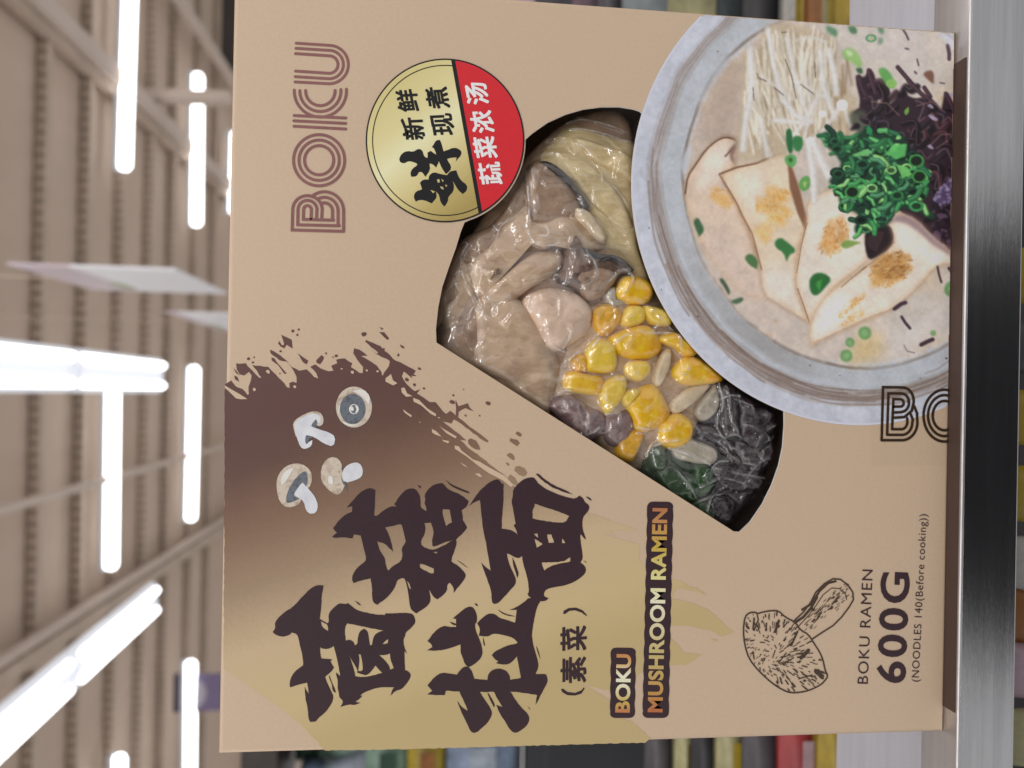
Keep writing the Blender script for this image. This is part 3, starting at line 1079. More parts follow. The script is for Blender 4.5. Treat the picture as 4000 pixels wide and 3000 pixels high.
# ---- English name plates --------------------------------------------------
m_foil = grad_mat("foil_name", I_("500 1540")[0], I_("560 140")[0], [(0, alb(170, 96, 62)), (.10, alb(176, 136, 72)), (.3, alb(184, 168, 112)), (.52, alb(218, 212, 184)), (.66, alb(206, 200, 138)), (.8, alb(184, 158, 72)), (.93, alb(176, 126, 80)), (1, alb(160, 100, 68))], grain=.02)
m_foil2 = grad_mat("foil_brand", I_("270 1545")[0], I_("280 1140")[0], [(0, alb(176, 106, 70)), (.2, alb(184, 160, 84)), (.45, alb(212, 208, 176)), (.62, alb(220, 216, 190)), (.85, alb(190, 152, 90)), (1, alb(180, 116, 74))], grain=.02)


def plate(q, r=24, n=6):
    """rounded quad"""
    o_ = []
    for i in range(4):
        p_, a_, b_ = Vector(q[i]), Vector(q[i - 1]), Vector(q[(i + 1) % 4])
        u = (a_ - p_).normalized()
        v = (b_ - p_).normalized()
        for k in range(n + 1):
            t = k / n
            p0 = p_ + u * r
            p2 = p_ + v * r
            o_.append(tuple(p0 * (1 - t) ** 2 + p_ * 2 * t * (1 - t) + p2 * t * t))
    return o_


def wavy(o_, seed, amp=3.2, wl=68):
    """scalloped outline that follows the letters"""
    P2 = []
    n_ = len(o_)
    for i in range(n_):
        a_, b_ = Vector(o_[i]), Vector(o_[(i + 1) % n_])
        L = (b_ - a_).length
        k = max(1, int(L / 8))
        nn = Vector(((b_ - a_).y, -(b_ - a_).x)).normalized() if L > 0 else Vector((0, 0))
        for j in range(k):
            t = j / k
            s = abs(math.sin(math.pi * (L * t) / wl + seed)) if L > 150 else 1
            P2.append(tuple(a_ + (b_ - a_) * t - nn * amp * (1 - s)))
    return P2


pl = decal("name_plate", [(wavy(plate(I_("142 1578 148 1098 322 1100 314 1578"), 24), .4), []), (wavy(plate(I_("363 1578 397 103 577 105 545 1578"), 26), .2), [])], m_ink, box, 5)
text_decal("brand_lettering", [("BOKU", I_("274 1542")[0], I_("284 1143")[0], (-93 / 1.7457, -1), .034, 1.04)], m_foil2, pl, 6)
text_decal("name_lettering", [("MUSHROOM RAMEN", I_("497 1540")[0], I_("531 148")[0], (-95 / 1.7457, -1), .034, 1.04)], m_foil, pl, 6)

# ---- weight text ----------------------------------------------------------
text_decal("weight_lettering", [
    ("BOKU RAMEN", J_("1222 1392")[0], J_("1262 468")[0], (-86 / 2.074, -1.5), .0, 1.12),
    ("600G", J_("1519 1388")[0], J_("1556 490")[0], (-224 / 2.074, -4), .022, 1.14),
    ("(NOODLES 140(Before cooking))", J_("1634 1375")[0], J_("1698 18")[0], (-60 / 2.074, -1.2), .0, 1.1)], m_ink, box, 5)

# ---- engraved mushroom drawing -------------------------------------------
DR = []
cap_o = J_("""225 850 260 815 310 810 325 825 370 810 440 798 500 800 550 850 630 890 680 960 740 990 790 1070 830 1130 860 1200 875 1280 900 1330 870 1370 840 1400 760 1440 680 1460 600 1465 540 1445
450 1390 340 1290 260 1190 225 1080 212 960""")
DR.append(stroke(chaikin(cap_o) + chaikin(cap_o)[:1], 6, False))
stem_o = J_("625 880 700 810 760 730 800 650 870 580 940 540 1000 545 1060 590 1100 650 1105 710 1070 770 1010 850 940 920 860 970 770 1030")
DR.append(stroke(stem_o, 6))
DR.append(stroke(J_("660 925 740 840 800 760 860 670 930 615 990 620 1040 660 1050 710"), 3.5))
DR.append(stroke(J_("690 790 770 740 830 640 900 575 960 560"), 9))
DR.append(stroke(J_("640 890 700 850 760 780 810 690"), 10))
DR.append(stroke(J_("325 830 335 870 300 960"), 5))
q = random.Random(11)


def inside(p, poly):
    r = False
    j = len(poly) - 1
    for i in range(len(poly)):
        if (poly[i][1] > p[1]) != (poly[j][1] > p[1]) and p[0] < (poly[j][0] - poly[i][0]) * (p[1] - poly[i][1]) / (poly[j][1] - poly[i][1]) + poly[i][0]:
            r = not r
        j = i
    return r


apex = J_("440 1180")[0]
cnt = 0
while cnt < 330:
    x = q.uniform(2900, 3235)
    y = q.uniform(2383, 2708)
    if not inside((x, y), cap_o):
        continue
    cnt += 1
    d = Vector((x - apex[0], y - apex[1]))
    r = d.length
    d = d.normalized() if r > 1 else Vector((1, 0))
    L = q.uniform(7, 24)
    if x < apex[0] + 20 and y > apex[1] - 80:
        d = Vector((d.y, -d.x)) * .6 + d * .4
        d.normalize()
        L *= .7
    e = (x + d.x * L, y + d.y * L)
    if not inside(e, cap_o):
        continue
    DR.append(stroke([(x, y), e], q.uniform(1.8, 4.2) * (1.25 if r > 90 else 1), False))
for (x, y, dx, dy, wd) in ((300, 860, -8, 90, 14), (400, 900, -6, 60, 12), (500, 880, -30, 90, 20), (650, 970, -50, 110, 16), (740, 1120, -60, 60, 30), (800, 1290, 50, 40, 34), (560, 1140, -60, 80, 9), (620, 1180, -70, 40, 9), (470, 1120, -20, 60, 8), (290, 1130, 10, 60, 10), (660, 1350, 110, -30, 10)):
    DR.append(stroke(J_("%f %f %f %f" % (x, y, x + dx, y + dy)), wd / 2.074, True))
for i in range(120):
    t = q.uniform(0, 1)
    x = 660 + 380 * t + q.uniform(-50, 70)
    y = 960 - 330 * t + q.uniform(-50, 60)
    a_ = J_("%f %f" % (x, y))[0]
    if not inside(a_, stem_o):
        continue
    L = q.uniform(8, 18)
    DR.append(stroke([a_, (a_[0] + L * .72, a_[1] - L * .68)], q.uniform(1.6, 3.6), False))
decal("mushroom_drawing", DR, mat("engraving_ink", alb(68, 54, 46), rough=.45, spec=.3, noise_amt=.05), box, 5, 0.0000003)

# ---- four small colour mushrooms --------------------------------------------
m_ca = mat("print_cap", cols=[alb(150, 128, 112), alb(196, 184, 168), alb(176, 158, 140)], noise_scale=260, rough=.42, spec=.35)
m_cb = mat("print_flesh", cols=[alb(188, 190, 198), alb(212, 214, 224)], noise_scale=200, rough=.42, spec=.35)
m_cg = mat("print_gill", cols=[alb(62, 64, 70), alb(104, 110, 118), alb(84, 88, 96)], noise_scale=420, rough=.42, spec=.35)
m_cl = mat("print_light", cols=[alb(205, 200, 192), alb(224, 220, 214)], noise_scale=200, rough=.42, spec=.35)


def el(x, y, rx, ry):
    cc = E_("%f %f" % (x, y))[0]
    return (arc(cc, rx / 2.0737, ry / 2.0737, 0, 360, 36)[:-1], [])


c_ = lambda s: (chaikin(E_(s)), [])
decal("mushroom_print_cap", [el(1105, 705, 146, 166), c_("610 830 660 785 760 738 825 740 860 790 855 845 820 864 790 838 720 930 640 960 618 890"),
                             c_("480 1380 478 1290 520 1210 590 1165 680 1160 755 1215 768 1290 745 1360 690 1380 680 1460 650 1502 560 1522 500 1470"),
                             c_("838 1200 880 1125 950 1105 1005 1150 1008 1230 1035 1330 1005 1400 960 1418 890 1370 838 1300")], m_ca, box, 5)
decal("mushroom_print_flesh", [c_("622 830 665 800 755 757 815 762 838 790 830 835 800 825 750 858 830 888 900 908 957 945 940 1028 860 1000 790 950 716 932 720 1000 768 972 765 1018 710 1048 670 1030 642 950 624 890"),
                               c_("690 1312 740 1370 790 1430 816 1500 800 1560 750 1572 715 1540 700 1470 650 1430 615 1415 650 1360"),
                               c_("1030 1190 1090 1155 1150 1155 1180 1210 1170 1270 1110 1300 1030 1320 1005 1250")], m_cb, box, 6)
decal("mushroom_print_gill", [el(1095, 720, 104, 122), c_("755 855 796 803 812 828 798 850 832 866 780 870"), c_("712 930 778 945 738 970 730 1005 710 1000"),
                              c_("553 1482 560 1410 600 1320 680 1232 725 1222 732 1310 716 1348 690 1310 640 1370 612 1420 665 1447 600 1477"),
                              c_("1000 1195 1018 1192 1012 1212 1005 1210"), c_("998 1250 1012 1300 1045 1330 1050 1392 1035 1345 1010 1320")], m_cg, box, 7)
decal("mushroom_print_light", [c_("1090 575 1180 556 1240 620 1225 685 1180 620"), c_("985 700 995 670 985 760 975 740"), c_("1010 815 1080 850 1160 835 1100 862 1030 850"), el(1105, 722, 40, 40), c_("890 1268 930 1258 942 1330 902 1332"), c_("560 1210 620 1195 560 1300 520 1340 510 1280")], m_cl, box, 8)
decal("mushroom_print_line", [el(1107, 722, 30, 34)], m_cg, box, 9)
decal("mushroom_print_eye", [c_("1075 705 1100 700 1105 735 1080 735"), c_("1112 690 1140 705 1145 740 1115 752 1128 725")], m_cl, box, 10)

# ---- bowl photograph printed on the lower right ------------------------------
PX0, PY0, PX1, PY1, RES = 2440, 10, 3770, 1690, 1.5
CW, CH = int((PX1 - PX0) / RES) // 2 * 2, int((PY1 - PY0) / RES) // 2 * 2
gx = PX0 + (np.arange(CW) + .5) * RES
gy = PY0 + (np.arange(CH) + .5) * RES
GX, GY = np.meshgrid(gx, gy)
fq = face_np(np.stack([GX.ravel(), GY.ravel()], 1))
FU, FV = fq[:, 0].reshape(CH, CW), fq[:, 1].reshape(CH, CW)
rs = np.random.RandomState(3)


def blur(a, r):
    r = int(r)
    if r < 1:
        return a
    for ax in (0, 1):
        for _ in range(2):
            p_ = np.pad(a, [(r + 1, r) if k == ax else (0, 0) for k in range(a.ndim)], mode='edge')
            cs = np.cumsum(p_, axis=ax)
            n_ = a.shape[ax]
            hi = np.take(cs, range(2 * r + 1, 2 * r + 1 + n_), axis=ax)
            lo = np.take(cs, range(0, n_), axis=ax)
            a = (hi - lo) / (2 * r + 1)
    return a


def field(scale, seed):
    r = np.random.RandomState(seed)
    h, w_ = int(CH / scale) + 3, int(CW / scale) + 3
    g = r.rand(h, w_)
    yy = np.arange(CH) / scale
    xx = np.arange(CW) / scale
    y0 = yy.astype(int)
    x0 = xx.astype(int)
    fy = (yy - y0)[:, None]
    fx = (xx - x0)[None]
    fy = fy * fy * (3 - 2 * fy)
    fx = fx * fx * (3 - 2 * fx)
    a_ = g[y0][:, x0]
    b_ = g[y0][:, x0 + 1]
    c_2 = g[y0 + 1][:, x0]
    d_ = g[y0 + 1][:, x0 + 1]
    return (a_ * (1 - fx) + b_ * fx) * (1 - fy) + (c_2 * (1 - fx) + d_ * fx) * fy


IMG = np.zeros((CH, CW, 3))
col = lambda r, g, b: np.array((r, g, b), float)


def mask(poly, soft=0):
    P = np.asarray(poly, float)
    pad = soft * 3 + 4
    i0 = max(int((P[:, 0].min() - PX0) / RES - pad), 0)
    i1 = min(int((P[:, 0].max() - PX0) / RES + pad) + 1, CW)
    j0 = max(int((P[:, 1].min() - PY0) / RES - pad), 0)
    j1 = min(int((P[:, 1].max() - PY0) / RES + pad) + 1, CH)
    if i1 <= i0 or j1 <= j0:
        return None
    X = GX[j0:j1, i0:i1]
    Y = GY[j0:j1, i0:i1]
    m_ = np.zeros(X.shape, bool)
    n_ = len(P)
    for k in range(n_):
        x1, y1 = P[k]
        x2, y2 = P[(k + 1) % n_]
        if y1 == y2:
            continue
        cnd = (y1 > Y) != (y2 > Y)
        m_ ^= cnd & (X < (x2 - x1) * (Y - y1) / (y2 - y1) + x1)
    m_ = m_.astype(float)
    if soft:
        m_ = blur(m_, soft)
    return (slice(j0, j1), slice(i0, i1)), m_


def paint(poly, c3, soft=0, alpha=1.0, tex=None):
    r = mask(poly, soft)
    if r is None:
        return
    sl, m_ = r
    a_ = (m_ * alpha)
    if tex is not None:
        a_ = a_ * tex[sl]
    IMG[sl] = IMG[sl] * (1 - a_[..., None]) + np.asarray(c3) * a_[..., None]


def pstroke(P, w_, c3, soft=0, alpha=1.0):
    paint(stroke(P, w_, True, False)[0], c3, soft, alpha)


rad = np.hypot(FU - BC[0], FV - BC[1]) / BC[2]
rsv = np.hypot(FU - SC[0], FV - SC[1]) / SC[2]
# t: 0 on the soup edge, 1 on the outer rim
tt = (rsv - 1) / np.maximum((rsv - 1) + (1 - rad) * BC[2] / SC[2], 1e-4)
tt = np.clip(tt, -1, 2)
th = np.arctan2(FV - BC[1], FU - BC[0])
n1, n2, n3, n4 = field(60, 1), field(14, 2), field(5, 4), field(150, 5)
wob = (n1 - .5) * .06 + (n4 - .5) * .10
IMG[:] = col(186, 190, 202)
IMG += (n2 - .5)[..., None] * 10 + (n1 - .5)[..., None] * 8


def band(t0, t1, c3, soft, alpha, tex=None):
    a_ = np.clip((tt + wob - t0) / soft, 0, 1) * np.clip((t1 - tt - wob) / soft, 0, 1) * alpha
    if tex is not None:
        a_ = a_ * tex
    IMG[:] = IMG * (1 - a_[..., None]) + np.asarray(c3) * a_[..., None]


band(-.1, .54, col(176, 181, 188), .05, 1)
streak = np.clip(np.sin(tt * 60 + n4 * 6 + n1 * 2) * .5 + .5, 0, 1)
band(.36, .70, col(152, 143, 140), .07, .9, .35 + .65 * streak)
band(.52, .565, col(128, 112, 104), .015, .7, np.clip(n1 * 1.6, 0, 1))
band(.43, .46, col(136, 122, 112), .012, .55, np.clip(n4 * 1.5, 0, 1))
band(.61, .64, col(140, 128, 122), .012, .5, np.clip(1.4 - n1 * 1.5, 0, 1))
low = np.clip((GY - 850) / 500, 0, 1) * np.clip((3330 - GX) / 300, 0, 1)
band(-.2, .34, col(150, 148, 148), .10, .8, low)
band(-.06, .03, col(120, 104, 92), .03, .75, np.clip(n1 * 1.3 + .1, 0, 1))
def rim_pt(t_, a_):
    dx, dy = math.cos(a_), math.sin(a_)
    ox, oy = BC[0] - SC[0], BC[1] - SC[1]
    bq = ox * dx + oy * dy
    r0_ = -bq + math.sqrt(max(bq * bq - (ox * ox + oy * oy - SC[2] ** 2), 0))
    r_ = r0_ + (BC[2] - r0_) * t_
    return to_px(BC[0] + r_ * dx, BC[1] + r_ * dy)


for k in range(110):
    t_ = rs.normal(.52, .085)
    a0_ = rs.uniform(1.4, 5.4)
    ln = rs.uniform(.15, 1.1)
    dr = rs.uniform(-.05, .05)
    P = [rim_pt(t_ + dr * q_ / 14 + .012 * math.sin(q_ * .9 + k), a0_ + ln * q_ / 14) for q_ in range(15)]
    c3 = [(128, 112, 104), (148, 136, 130), (168, 162, 160), (112, 94, 84)][rs.randint(0, 4)]
    pstroke(P, rs.uniform(2.5, 9), col(*c3), 1, rs.uniform(.35, .75))
for k in range(90):
    i, j = rs.randint(0, CW), rs.randint(0, CH)
    if .06 < tt[j, i] < .97:
        r = rs.uniform(1.5, 4.2)
        paint(arc((gx[i], gy[j]), r * rs.uniform(.7, 1.3), r, 0, 360, 8)[:-1], col(74, 62, 62), 0, .85)
# broth
sm = np.clip((1.0 - rsv + (n2 - .5) * .02) / .03, 0, 1)
broth = col(182, 169, 160) + (np.clip((GX - 2950) / 700, 0, 1))[..., None] * col(8, 12, 14) + (n1 - .5)[..., None] * col(14, 10, 10) + (n2 - .5)[..., None] * col(10, 8, 6)
yel = np.clip((field(90, 8) - .62) * 4, 0, 1)
broth = broth * (1 - .35 * yel[..., None]) + col(186, 158, 118) * .35 * yel[..., None]
IMG[:] = IMG * (1 - sm[..., None]) + broth * sm[..., None]
for k in range(260):
    i, j = rs.randint(0, CW), rs.randint(0, CH)
    if rsv[j, i] < .97:
        r = rs.uniform(2, 9)
        paint(arc((gx[i], gy[j]), r, r, 0, 360, 10)[:-1], col(*((178, 140, 100) if rs.rand() < .6 else (206, 196, 188))), 2, .4)
paint(N_("560 520 700 360 760 480 720 700 700 880 560 900 450 940 480 720"), col(164, 146, 134), 14, .7)
paint(O_("1500 960 1660 990 1640 1120 1480 1190 1400 1180 1440 1060"), col(196, 168, 108), 16, .6)
paint(O_("1560 1010 2110 830 2110 960 1800 1120"), col(196, 190, 190), 20, .5)
paint(N_("1250 130 2080 200 2110 560 1900 560 1700 420 1450 330 1300 230"), col(192, 184, 180), 18, .7)


def toast(cx, cy, rx, ry, rotd, n_, c0, crp):
    """browned patch: flecks inside an ellipse"""
    n_ = int(n_ * .55)
    for q_ in range(26):
        a_, r_ = rs.uniform(0, 2 * math.pi), math.sqrt(rs.rand()) * .85
        t = math.radians(rotd)
        x, y = r_ * rx * math.cos(a_), r_ * ry * math.sin(a_)
        p_ = crp("%f %f" % (cx + x * math.cos(t) - y * math.sin(t), cy + x * math.sin(t) + y * math.cos(t)))[0]
        paint(blob(p_, rs.uniform(.12, .3) * min(rx, ry), q_, 8, 1.6, t)[0], np.array(c0) * .5 + np.array((206, 170, 116)) * .5, 4, .34)
    for k in range(n_):
        a_, r_ = rs.uniform(0, 2 * math.pi), math.sqrt(rs.rand())
        x = r_ * rx * math.cos(a_)
        y = r_ * ry * math.sin(a_)
        t = math.radians(rotd)
        p_ = crp("%f %f" % (cx + x * math.cos(t) - y * math.sin(t), cy + x * math.sin(t) + y * math.cos(t)))[0]
        q_ = math.radians(rotd + rs.uniform(-40, 40))
        L = rs.uniform(4, 16)
        pstroke([p_, (p_[0] + L * math.cos(q_), p_[1] + L * math.sin(q_))], rs.uniform(2.5, 7), np.array(c0) + rs.uniform(-18, 18), 1, .55)


# king oyster slices
M1 = chaikin(N_("365 1250 380 1130 430 1060 500 960 560 905 620 875 680 890 712 925 690 1010 690 1060 640 1110 690 1250") + O_("720 200 790 330 850 560 900 750 800 770 650 640 520 480 430 300 390 180"))
paint([(x + 6, y - 9) for x, y in M1], col(96, 78, 72), 5, .7)
paint(M1, col(197, 177, 161), 2, 1)
pstroke(M1, 16, col(190, 150, 106), 6, .42)
paint(O_("470 320 600 330 800 560 900 760 760 800 600 640 500 480"), col(190, 172, 162), 22, .75)
paint(N_("500 1000 600 910 660 930 640 1060 540 1200 450 1200"), col(214, 202, 192), 14, .8)
pstroke(chaikin(N_("372 1240 385 1130 432 1062 500 962 560 908 622 876 690 892 712 922")), 6, col(84, 58, 48), 1, .95)
paint(N_("650 960 700 905 712 925 680 1000 690 1060 660 1020"), col(120, 92, 84), 3, .9)
toast(600, 110, 90, 60, 30, 80, (200, 156, 96), O_)
M2 = chaikin(N_("590 1115 700 1072 830 1045 950 990 1020 970 1040 1080 1090 1200") + O_("1135 240 1155 290 1100 400 1090 560 1070 700 1130 820 1165 915 1060 850 960 790 880 740 860 600 800 360 740 240 690 120"))
paint([(x - 7, y + 5) for x, y in M2], col(120, 96, 84), 5, .6)
paint(M2, col(203, 186, 166), 2, 1)
pstroke(M2, 16, col(190, 150, 106), 6, .42)
paint(O_("850 560 1080 560 1090 720 1150 900 1000 800 880 740"), col(206, 196, 190), 16, .8)
paint(N_("680 1130 860 1070 860 1330 760 1330"), col(216, 206, 197), 18, .7)
pstroke(N_("590 1115 700 1072 830 1045 950 990 1020 970"), 6.5, col(100, 68, 50), 1, .95)
pstroke(N_("590 1118 640 1200 700 1300") + O_("740 240 800 350 860 580"), 5, col(112, 78, 58), 1, .8)
paint(N_("1020 970 1050 1060 1100 1200") + O_("1150 260 1140 330 1090 220 1040 60"), col(112, 76, 56), 2, .9)
toast(930, 130, 70, 120, 60, 150, (196, 146, 72), O_)
toast(980, 230, 60, 90, 60, 70, (206, 162, 92), O_)
toast(880, 340, 60, 60, 60, 40, (210, 176, 120), O_)
M3 = chaikin(O_("1150 150 1240 90 1330 60 1420 180 1530 330 1555 500 1450 590 1350 660 1250 760 1170 910 1090 720 1078 600 1110 420 1160 270"))
paint([(x - 5, y + 4) for x, y in M3], col(130, 112, 100), 5, .6)
paint(M3, col(205, 194, 183), 2, 1)
pstroke(M3, 16, col(190, 150, 106), 6, .42)
paint(O_("1180 300 1300 200 1450 240 1500 400 1300 500 1200 420"), col(218, 209, 200), 18, .7)
pstroke(O_("1150 280 1115 420 1085 600"), 3.5, col(118, 84, 62), 0, .85)
pstroke(O_("1090 700 1130 810 1165 915"), 4, col(130, 92, 66), 0, .8)
toast(1340, 330, 100, 80, 110, 70, (172, 116, 58), O_)
toast(1290, 430, 50, 80, 110, 60, (186, 130, 66), O_)
# enoki bundle
base = N_("740 330 830 300 890 160 1000 140 1300 230 1330 320 1400 560 1470 640 1490 860 1400 900 1300 870 1150 900 1040 1000 900 1010 720 1040 690 900 730 700")
paint(base, col(176, 160, 138), 6, .95)
for k in range(60):
    x = rs.uniform(760, 1420)
    y = rs.uniform(250, 800)
    pstroke(N_("%f %f %f %f" % (x, y, x + rs.uniform(-30, 40), y + rs.uniform(80, 220))), rs.uniform(4, 10), col(132, 108, 84), 2, .6)
for k in range(95):
    x = rs.uniform(745, 1340)
    y = rs.uniform(150, 560) if x > 870 else rs.uniform(290, 640)
    dx = rs.uniform(-40, 120) * (1 if x < 1100 else .4) - (x - 1000) * .14
    L = rs.uniform(220, 470)
    v_ = rs.uniform(-26, 10)
    w_ = rs.uniform(6, 15)
    P = N_("%f %f %f %f %f %f %f %f" % (x, y, x + dx * .2 + rs.uniform(-16, 16), y + L * .33, x + dx * .6 + rs.uniform(-16, 16), y + L * .66, x + dx, y + L))
    P = [tuple(p_) for p_ in catmull_open(P)]
    pstroke([(a_ + w_ * .45, b_) for a_, b_ in P], w_ * .7, col(120, 98, 76), 2, .55)
    pstroke(P, w_, col(206 + v_, 198 + v_, 184 + v_ * 1.2), 2, .85)
    pstroke([(a_ - w_ * .18, b_) for a_, b_ in P], w_ * .3, col(222 + v_ * .5, 218 + v_ * .5, 212 + v_ * .5), 2, .6)
for P, w_ in ((N_("790 310 800 600 760 760 740 960"), 26), (N_("900 180 940 420 1000 640"), 20), (N_("1020 240 1080 520 1160 760"), 17), (N_("1235 330 1260 560 1330 760"), 22), (N_("1290 320 1330 480 1340 600"), 26),
              (N_("1130 480 1180 700 1130 900"), 12), (N_("860 760 880 900 900 1000"), 16), (N_("1350 700 1240 860 1170 900"), 15), (N_("1000 640 1080 740 1180 780"), 24), (N_("940 770 1060 780 1150 790"), 20), (N_("1060 870 1150 760 1220 620"), 16),
              (N_("1180 900 1230 1000 1290 1130"), 34), (N_("1165 930 1190 1100 1200 1290"), 30), (N_("1080 260 1170 235 1280 270"), 8), (N_("850 480 960 560 1060 640"), 8), (N_("1080 520 1180 580 1310 640"), 9), (N_("1390 690 1420 790 1480 850"), 12)):
    pstroke(P, w_, col(190, 186, 182), 3, .9)
    pstroke([(x - w_ * .12, y) for x, y in P], w_ * .45, col(214, 213, 216), 3, .75)
for x, y, r in ((1375, 672, 36), (1250, 730, 22), (1170, 905, 27)):
    paint(arc(N_("%f %f" % (x, y))[0], r / 1.64, r / 1.7, 0, 360, 20)[:-1], col(222, 224, 230), 1, 1)
for P in (N_("830 470 840 500 890 520"), N_("805 560 810 640"), N_("990 210 1020 205"), N_("1010 380 1050 480 1080 630"), N_("1200 400 1205 500"), N_("1110 540 1190 600"), N_("940 560 1000 610")):
    pstroke(P, 4, col(74, 54, 46), 0, .85)
# black fungus
fung = chaikin(N_("1455 490 1480 480 1520 500 1540 440 1570 445 1600 540 1640 560 1640 640 1560 640 1600 700 1700 660 1740 580 1790 590 1800 620 1900 640 1960 640 2010 700 2030 590 2070 610 2110 760 2125 1393") + O_("2120 420 2090 470 2000 400 1900 320 1700 170") + N_("1700 1300 1800 1000 1800 880 1600 870 1480 880 1560 800 1440 720 1500 680"))
paint(fung, col(46, 32, 40), 2, 1)
paint(N_("1420 720 1500 700 1580 760 1580 860 1480 870 1430 800"), col(74, 76, 66), 5, .9)
for k in range(75):
    x = rs.uniform(1480, 2110)
    y = rs.uniform(480, 1250)
    if not inside(N_("%f %f" % (x, y))[0], fung):
        continue
    a_ = rs.uniform(-1.2, 1.6)
    L = rs.uniform(90, 230)
    P = N_("%f %f %f %f %f %f" % (x, y, x + L * .5 * math.cos(a_), y + L * .5 * math.sin(a_), x + L * math.cos(a_ + .6), y + L * math.sin(a_ + .6)))
    P = [tuple(p_) for p_ in catmull_open([P[0], P[1], (P[2][0] - L * .2, P[2][1] + L * .15), P[2]])]
    c3 = col(26, 18, 24) if rs.rand() < .4 else col(58 + rs.uniform(-16, 14), 40, 48)
    w_ = rs.uniform(12, 30)
    pstroke([(x_ + 4, y_ + 4) for x_, y_ in P], w_, col(18, 12, 16), 2, .7)
    pstroke(P, w_, c3, 2, .8)
    pstroke([(x_ - w_ * .25, y_ - w_ * .25) for x_, y_ in P], w_ * .18, col(134, 108, 118), 1, .55)
for P in (N_("1730 430 1790 500 1860 580"), N_("1800 520 1880 600 1950 650"), N_("1900 560 1940 620"), N_("2040 600 2090 700 2095 800"), N_("1480 490 1500 560 1530 620"), N_("1545 450 1570 540 1590 600")):
    pstroke(P, 17, col(58, 38, 48), 1, 1)
    pstroke([(x - 4, y - 4) for x, y in P], 3, col(120, 96, 108), 1, .6)
for P in (N_("1560 650 1660 660 1740 740"), N_("1850 680 1950 650 2030 720"), N_("1930 940 2010 860 2070 860"), N_("1980 950 2050 900")):
    pstroke(P, 4, col(128, 98, 96), 1, .8)
for x, y in ((1940, 680), (1950, 750), (1965, 760), (1940, 940), (2080, 610)):
    paint(blob(N_("%f %f" % (x, y))[0], 9, int(x), 7, 1.8, .5)[0], col(160, 146, 170), 1, .85)
egg = chaikin(N_("1945 1300 1990 1220 2050 1150 2120 1120 2125 1270 2040 1320 1970 1340"))
paint(egg, col(78, 62, 92), 3, 1)
for k in range(60):
    x, y = rs.uniform(1960, 2115), rs.uniform(1140, 1320)
    if inside(N_("%f %f" % (x, y))[0], egg):
        paint(blob(N_("%f %f" % (x, y))[0], rs.uniform(3, 8), k, 6, 1.5, -.8)[0], col(146, 134, 168) if rs.rand() < .6 else col(60, 44, 70), 1, .7)
for k in range(40):
    x, y = rs.uniform(1950, 2110), rs.uniform(170, 440)
    paint(blob(O_("%f %f" % (x, y))[0], rs.uniform(5, 16), k + 50, 7, 1.8, rs.uniform(0, 3))[0], col(*((92, 70, 92) if rs.rand() < .35 else (34, 24, 32))), 1, .8)
# slice with the browned face, over the fungus
paint(chaikin(O_("1520 330 1600 300 1690 290 1715 370 1690 440 1600 500 1545 520 1520 440")), col(38, 28, 32), 2, 1)
paint(arc(O_("1610 400")[0], 46, 40, 100, 300, 20), col(66, 48, 50), 1, .6)
M4 = chaikin(O_("1670 280 1740 215 1850 255 1950 370 2060 450 2108 520 2095 558 2040 530 1960 560 1860 690 1700 830 1550 880 1300 1000 1180 1060 1165 980 1230 800 1350 690 1500 580 1650 480 1712 400 1705 330"))
paint([(x + 2, y + 8) for x, y in M4], col(150, 136, 126), 6, .7)
paint(M4, col(206, 195, 184), 2, 1)
pstroke(M4, 16, col(190, 150, 106), 6, .42)
paint(O_("1200 1000 1240 820 1350 720 1420 800 1330 940"), col(216, 210, 208), 16, .9)
paint(O_("1720 300 1800 330 1960 470 2050 500 1940 560 1820 470 1740 440"), col(226, 216, 204), 10, .9)
paint(chaikin(O_("1670 280 1740 215 1850 255 1950 370 2060 450 2090 500 1950 420 1880 350 1800 290 1730 270")), col(146, 122, 124), 4, .95)
pstroke(O_("1500 580 1640 480 1710 400"), 4, col(130, 92, 64), 1, .7)
pstroke(O_("1370 690 1440 630 1530 560"), 4, col(96, 62, 40), 1, .7)
pstroke(O_("1180 1050 1300 1000 1550 882 1700 832"), 3, col(168, 136, 108), 1, .7)
toast(1680, 580, 150, 105, -25, 260, (190, 136, 66), O_)
toast(1690, 560, 130, 90, -25, 120, (132, 84, 40), O_)
toast(1430, 810, 120, 26, -40, 70, (196, 146, 82), O_)
toast(1440, 890, 110, 22, -30, 50, (206, 158, 92), O_)
# chopped spring onion heap
G5 = [(30, 70, 46), (44, 104, 62), (56, 128, 74), (78, 150, 88), (116, 172, 104), (36, 86, 60), (22, 46, 36), (66, 120, 84)]
heap = chaikin(N_("1240 850 1300 840 1360 880 1470 870 1540 800 1600 870 1700 830 1780 900 1800 960 1880 990 1925 1110 1925 1210 1860 1290") + O_("1880 170 1980 230 1950 270 1860 200 1700 180 1690 290 1560 330 1460 360 1450 300 1500 230 1360 170 1350 80 1300 30") + N_("1290 1150 1380 1060 1330 980 1250 920"))
paint(heap, col(26, 58, 40), 3, 1)


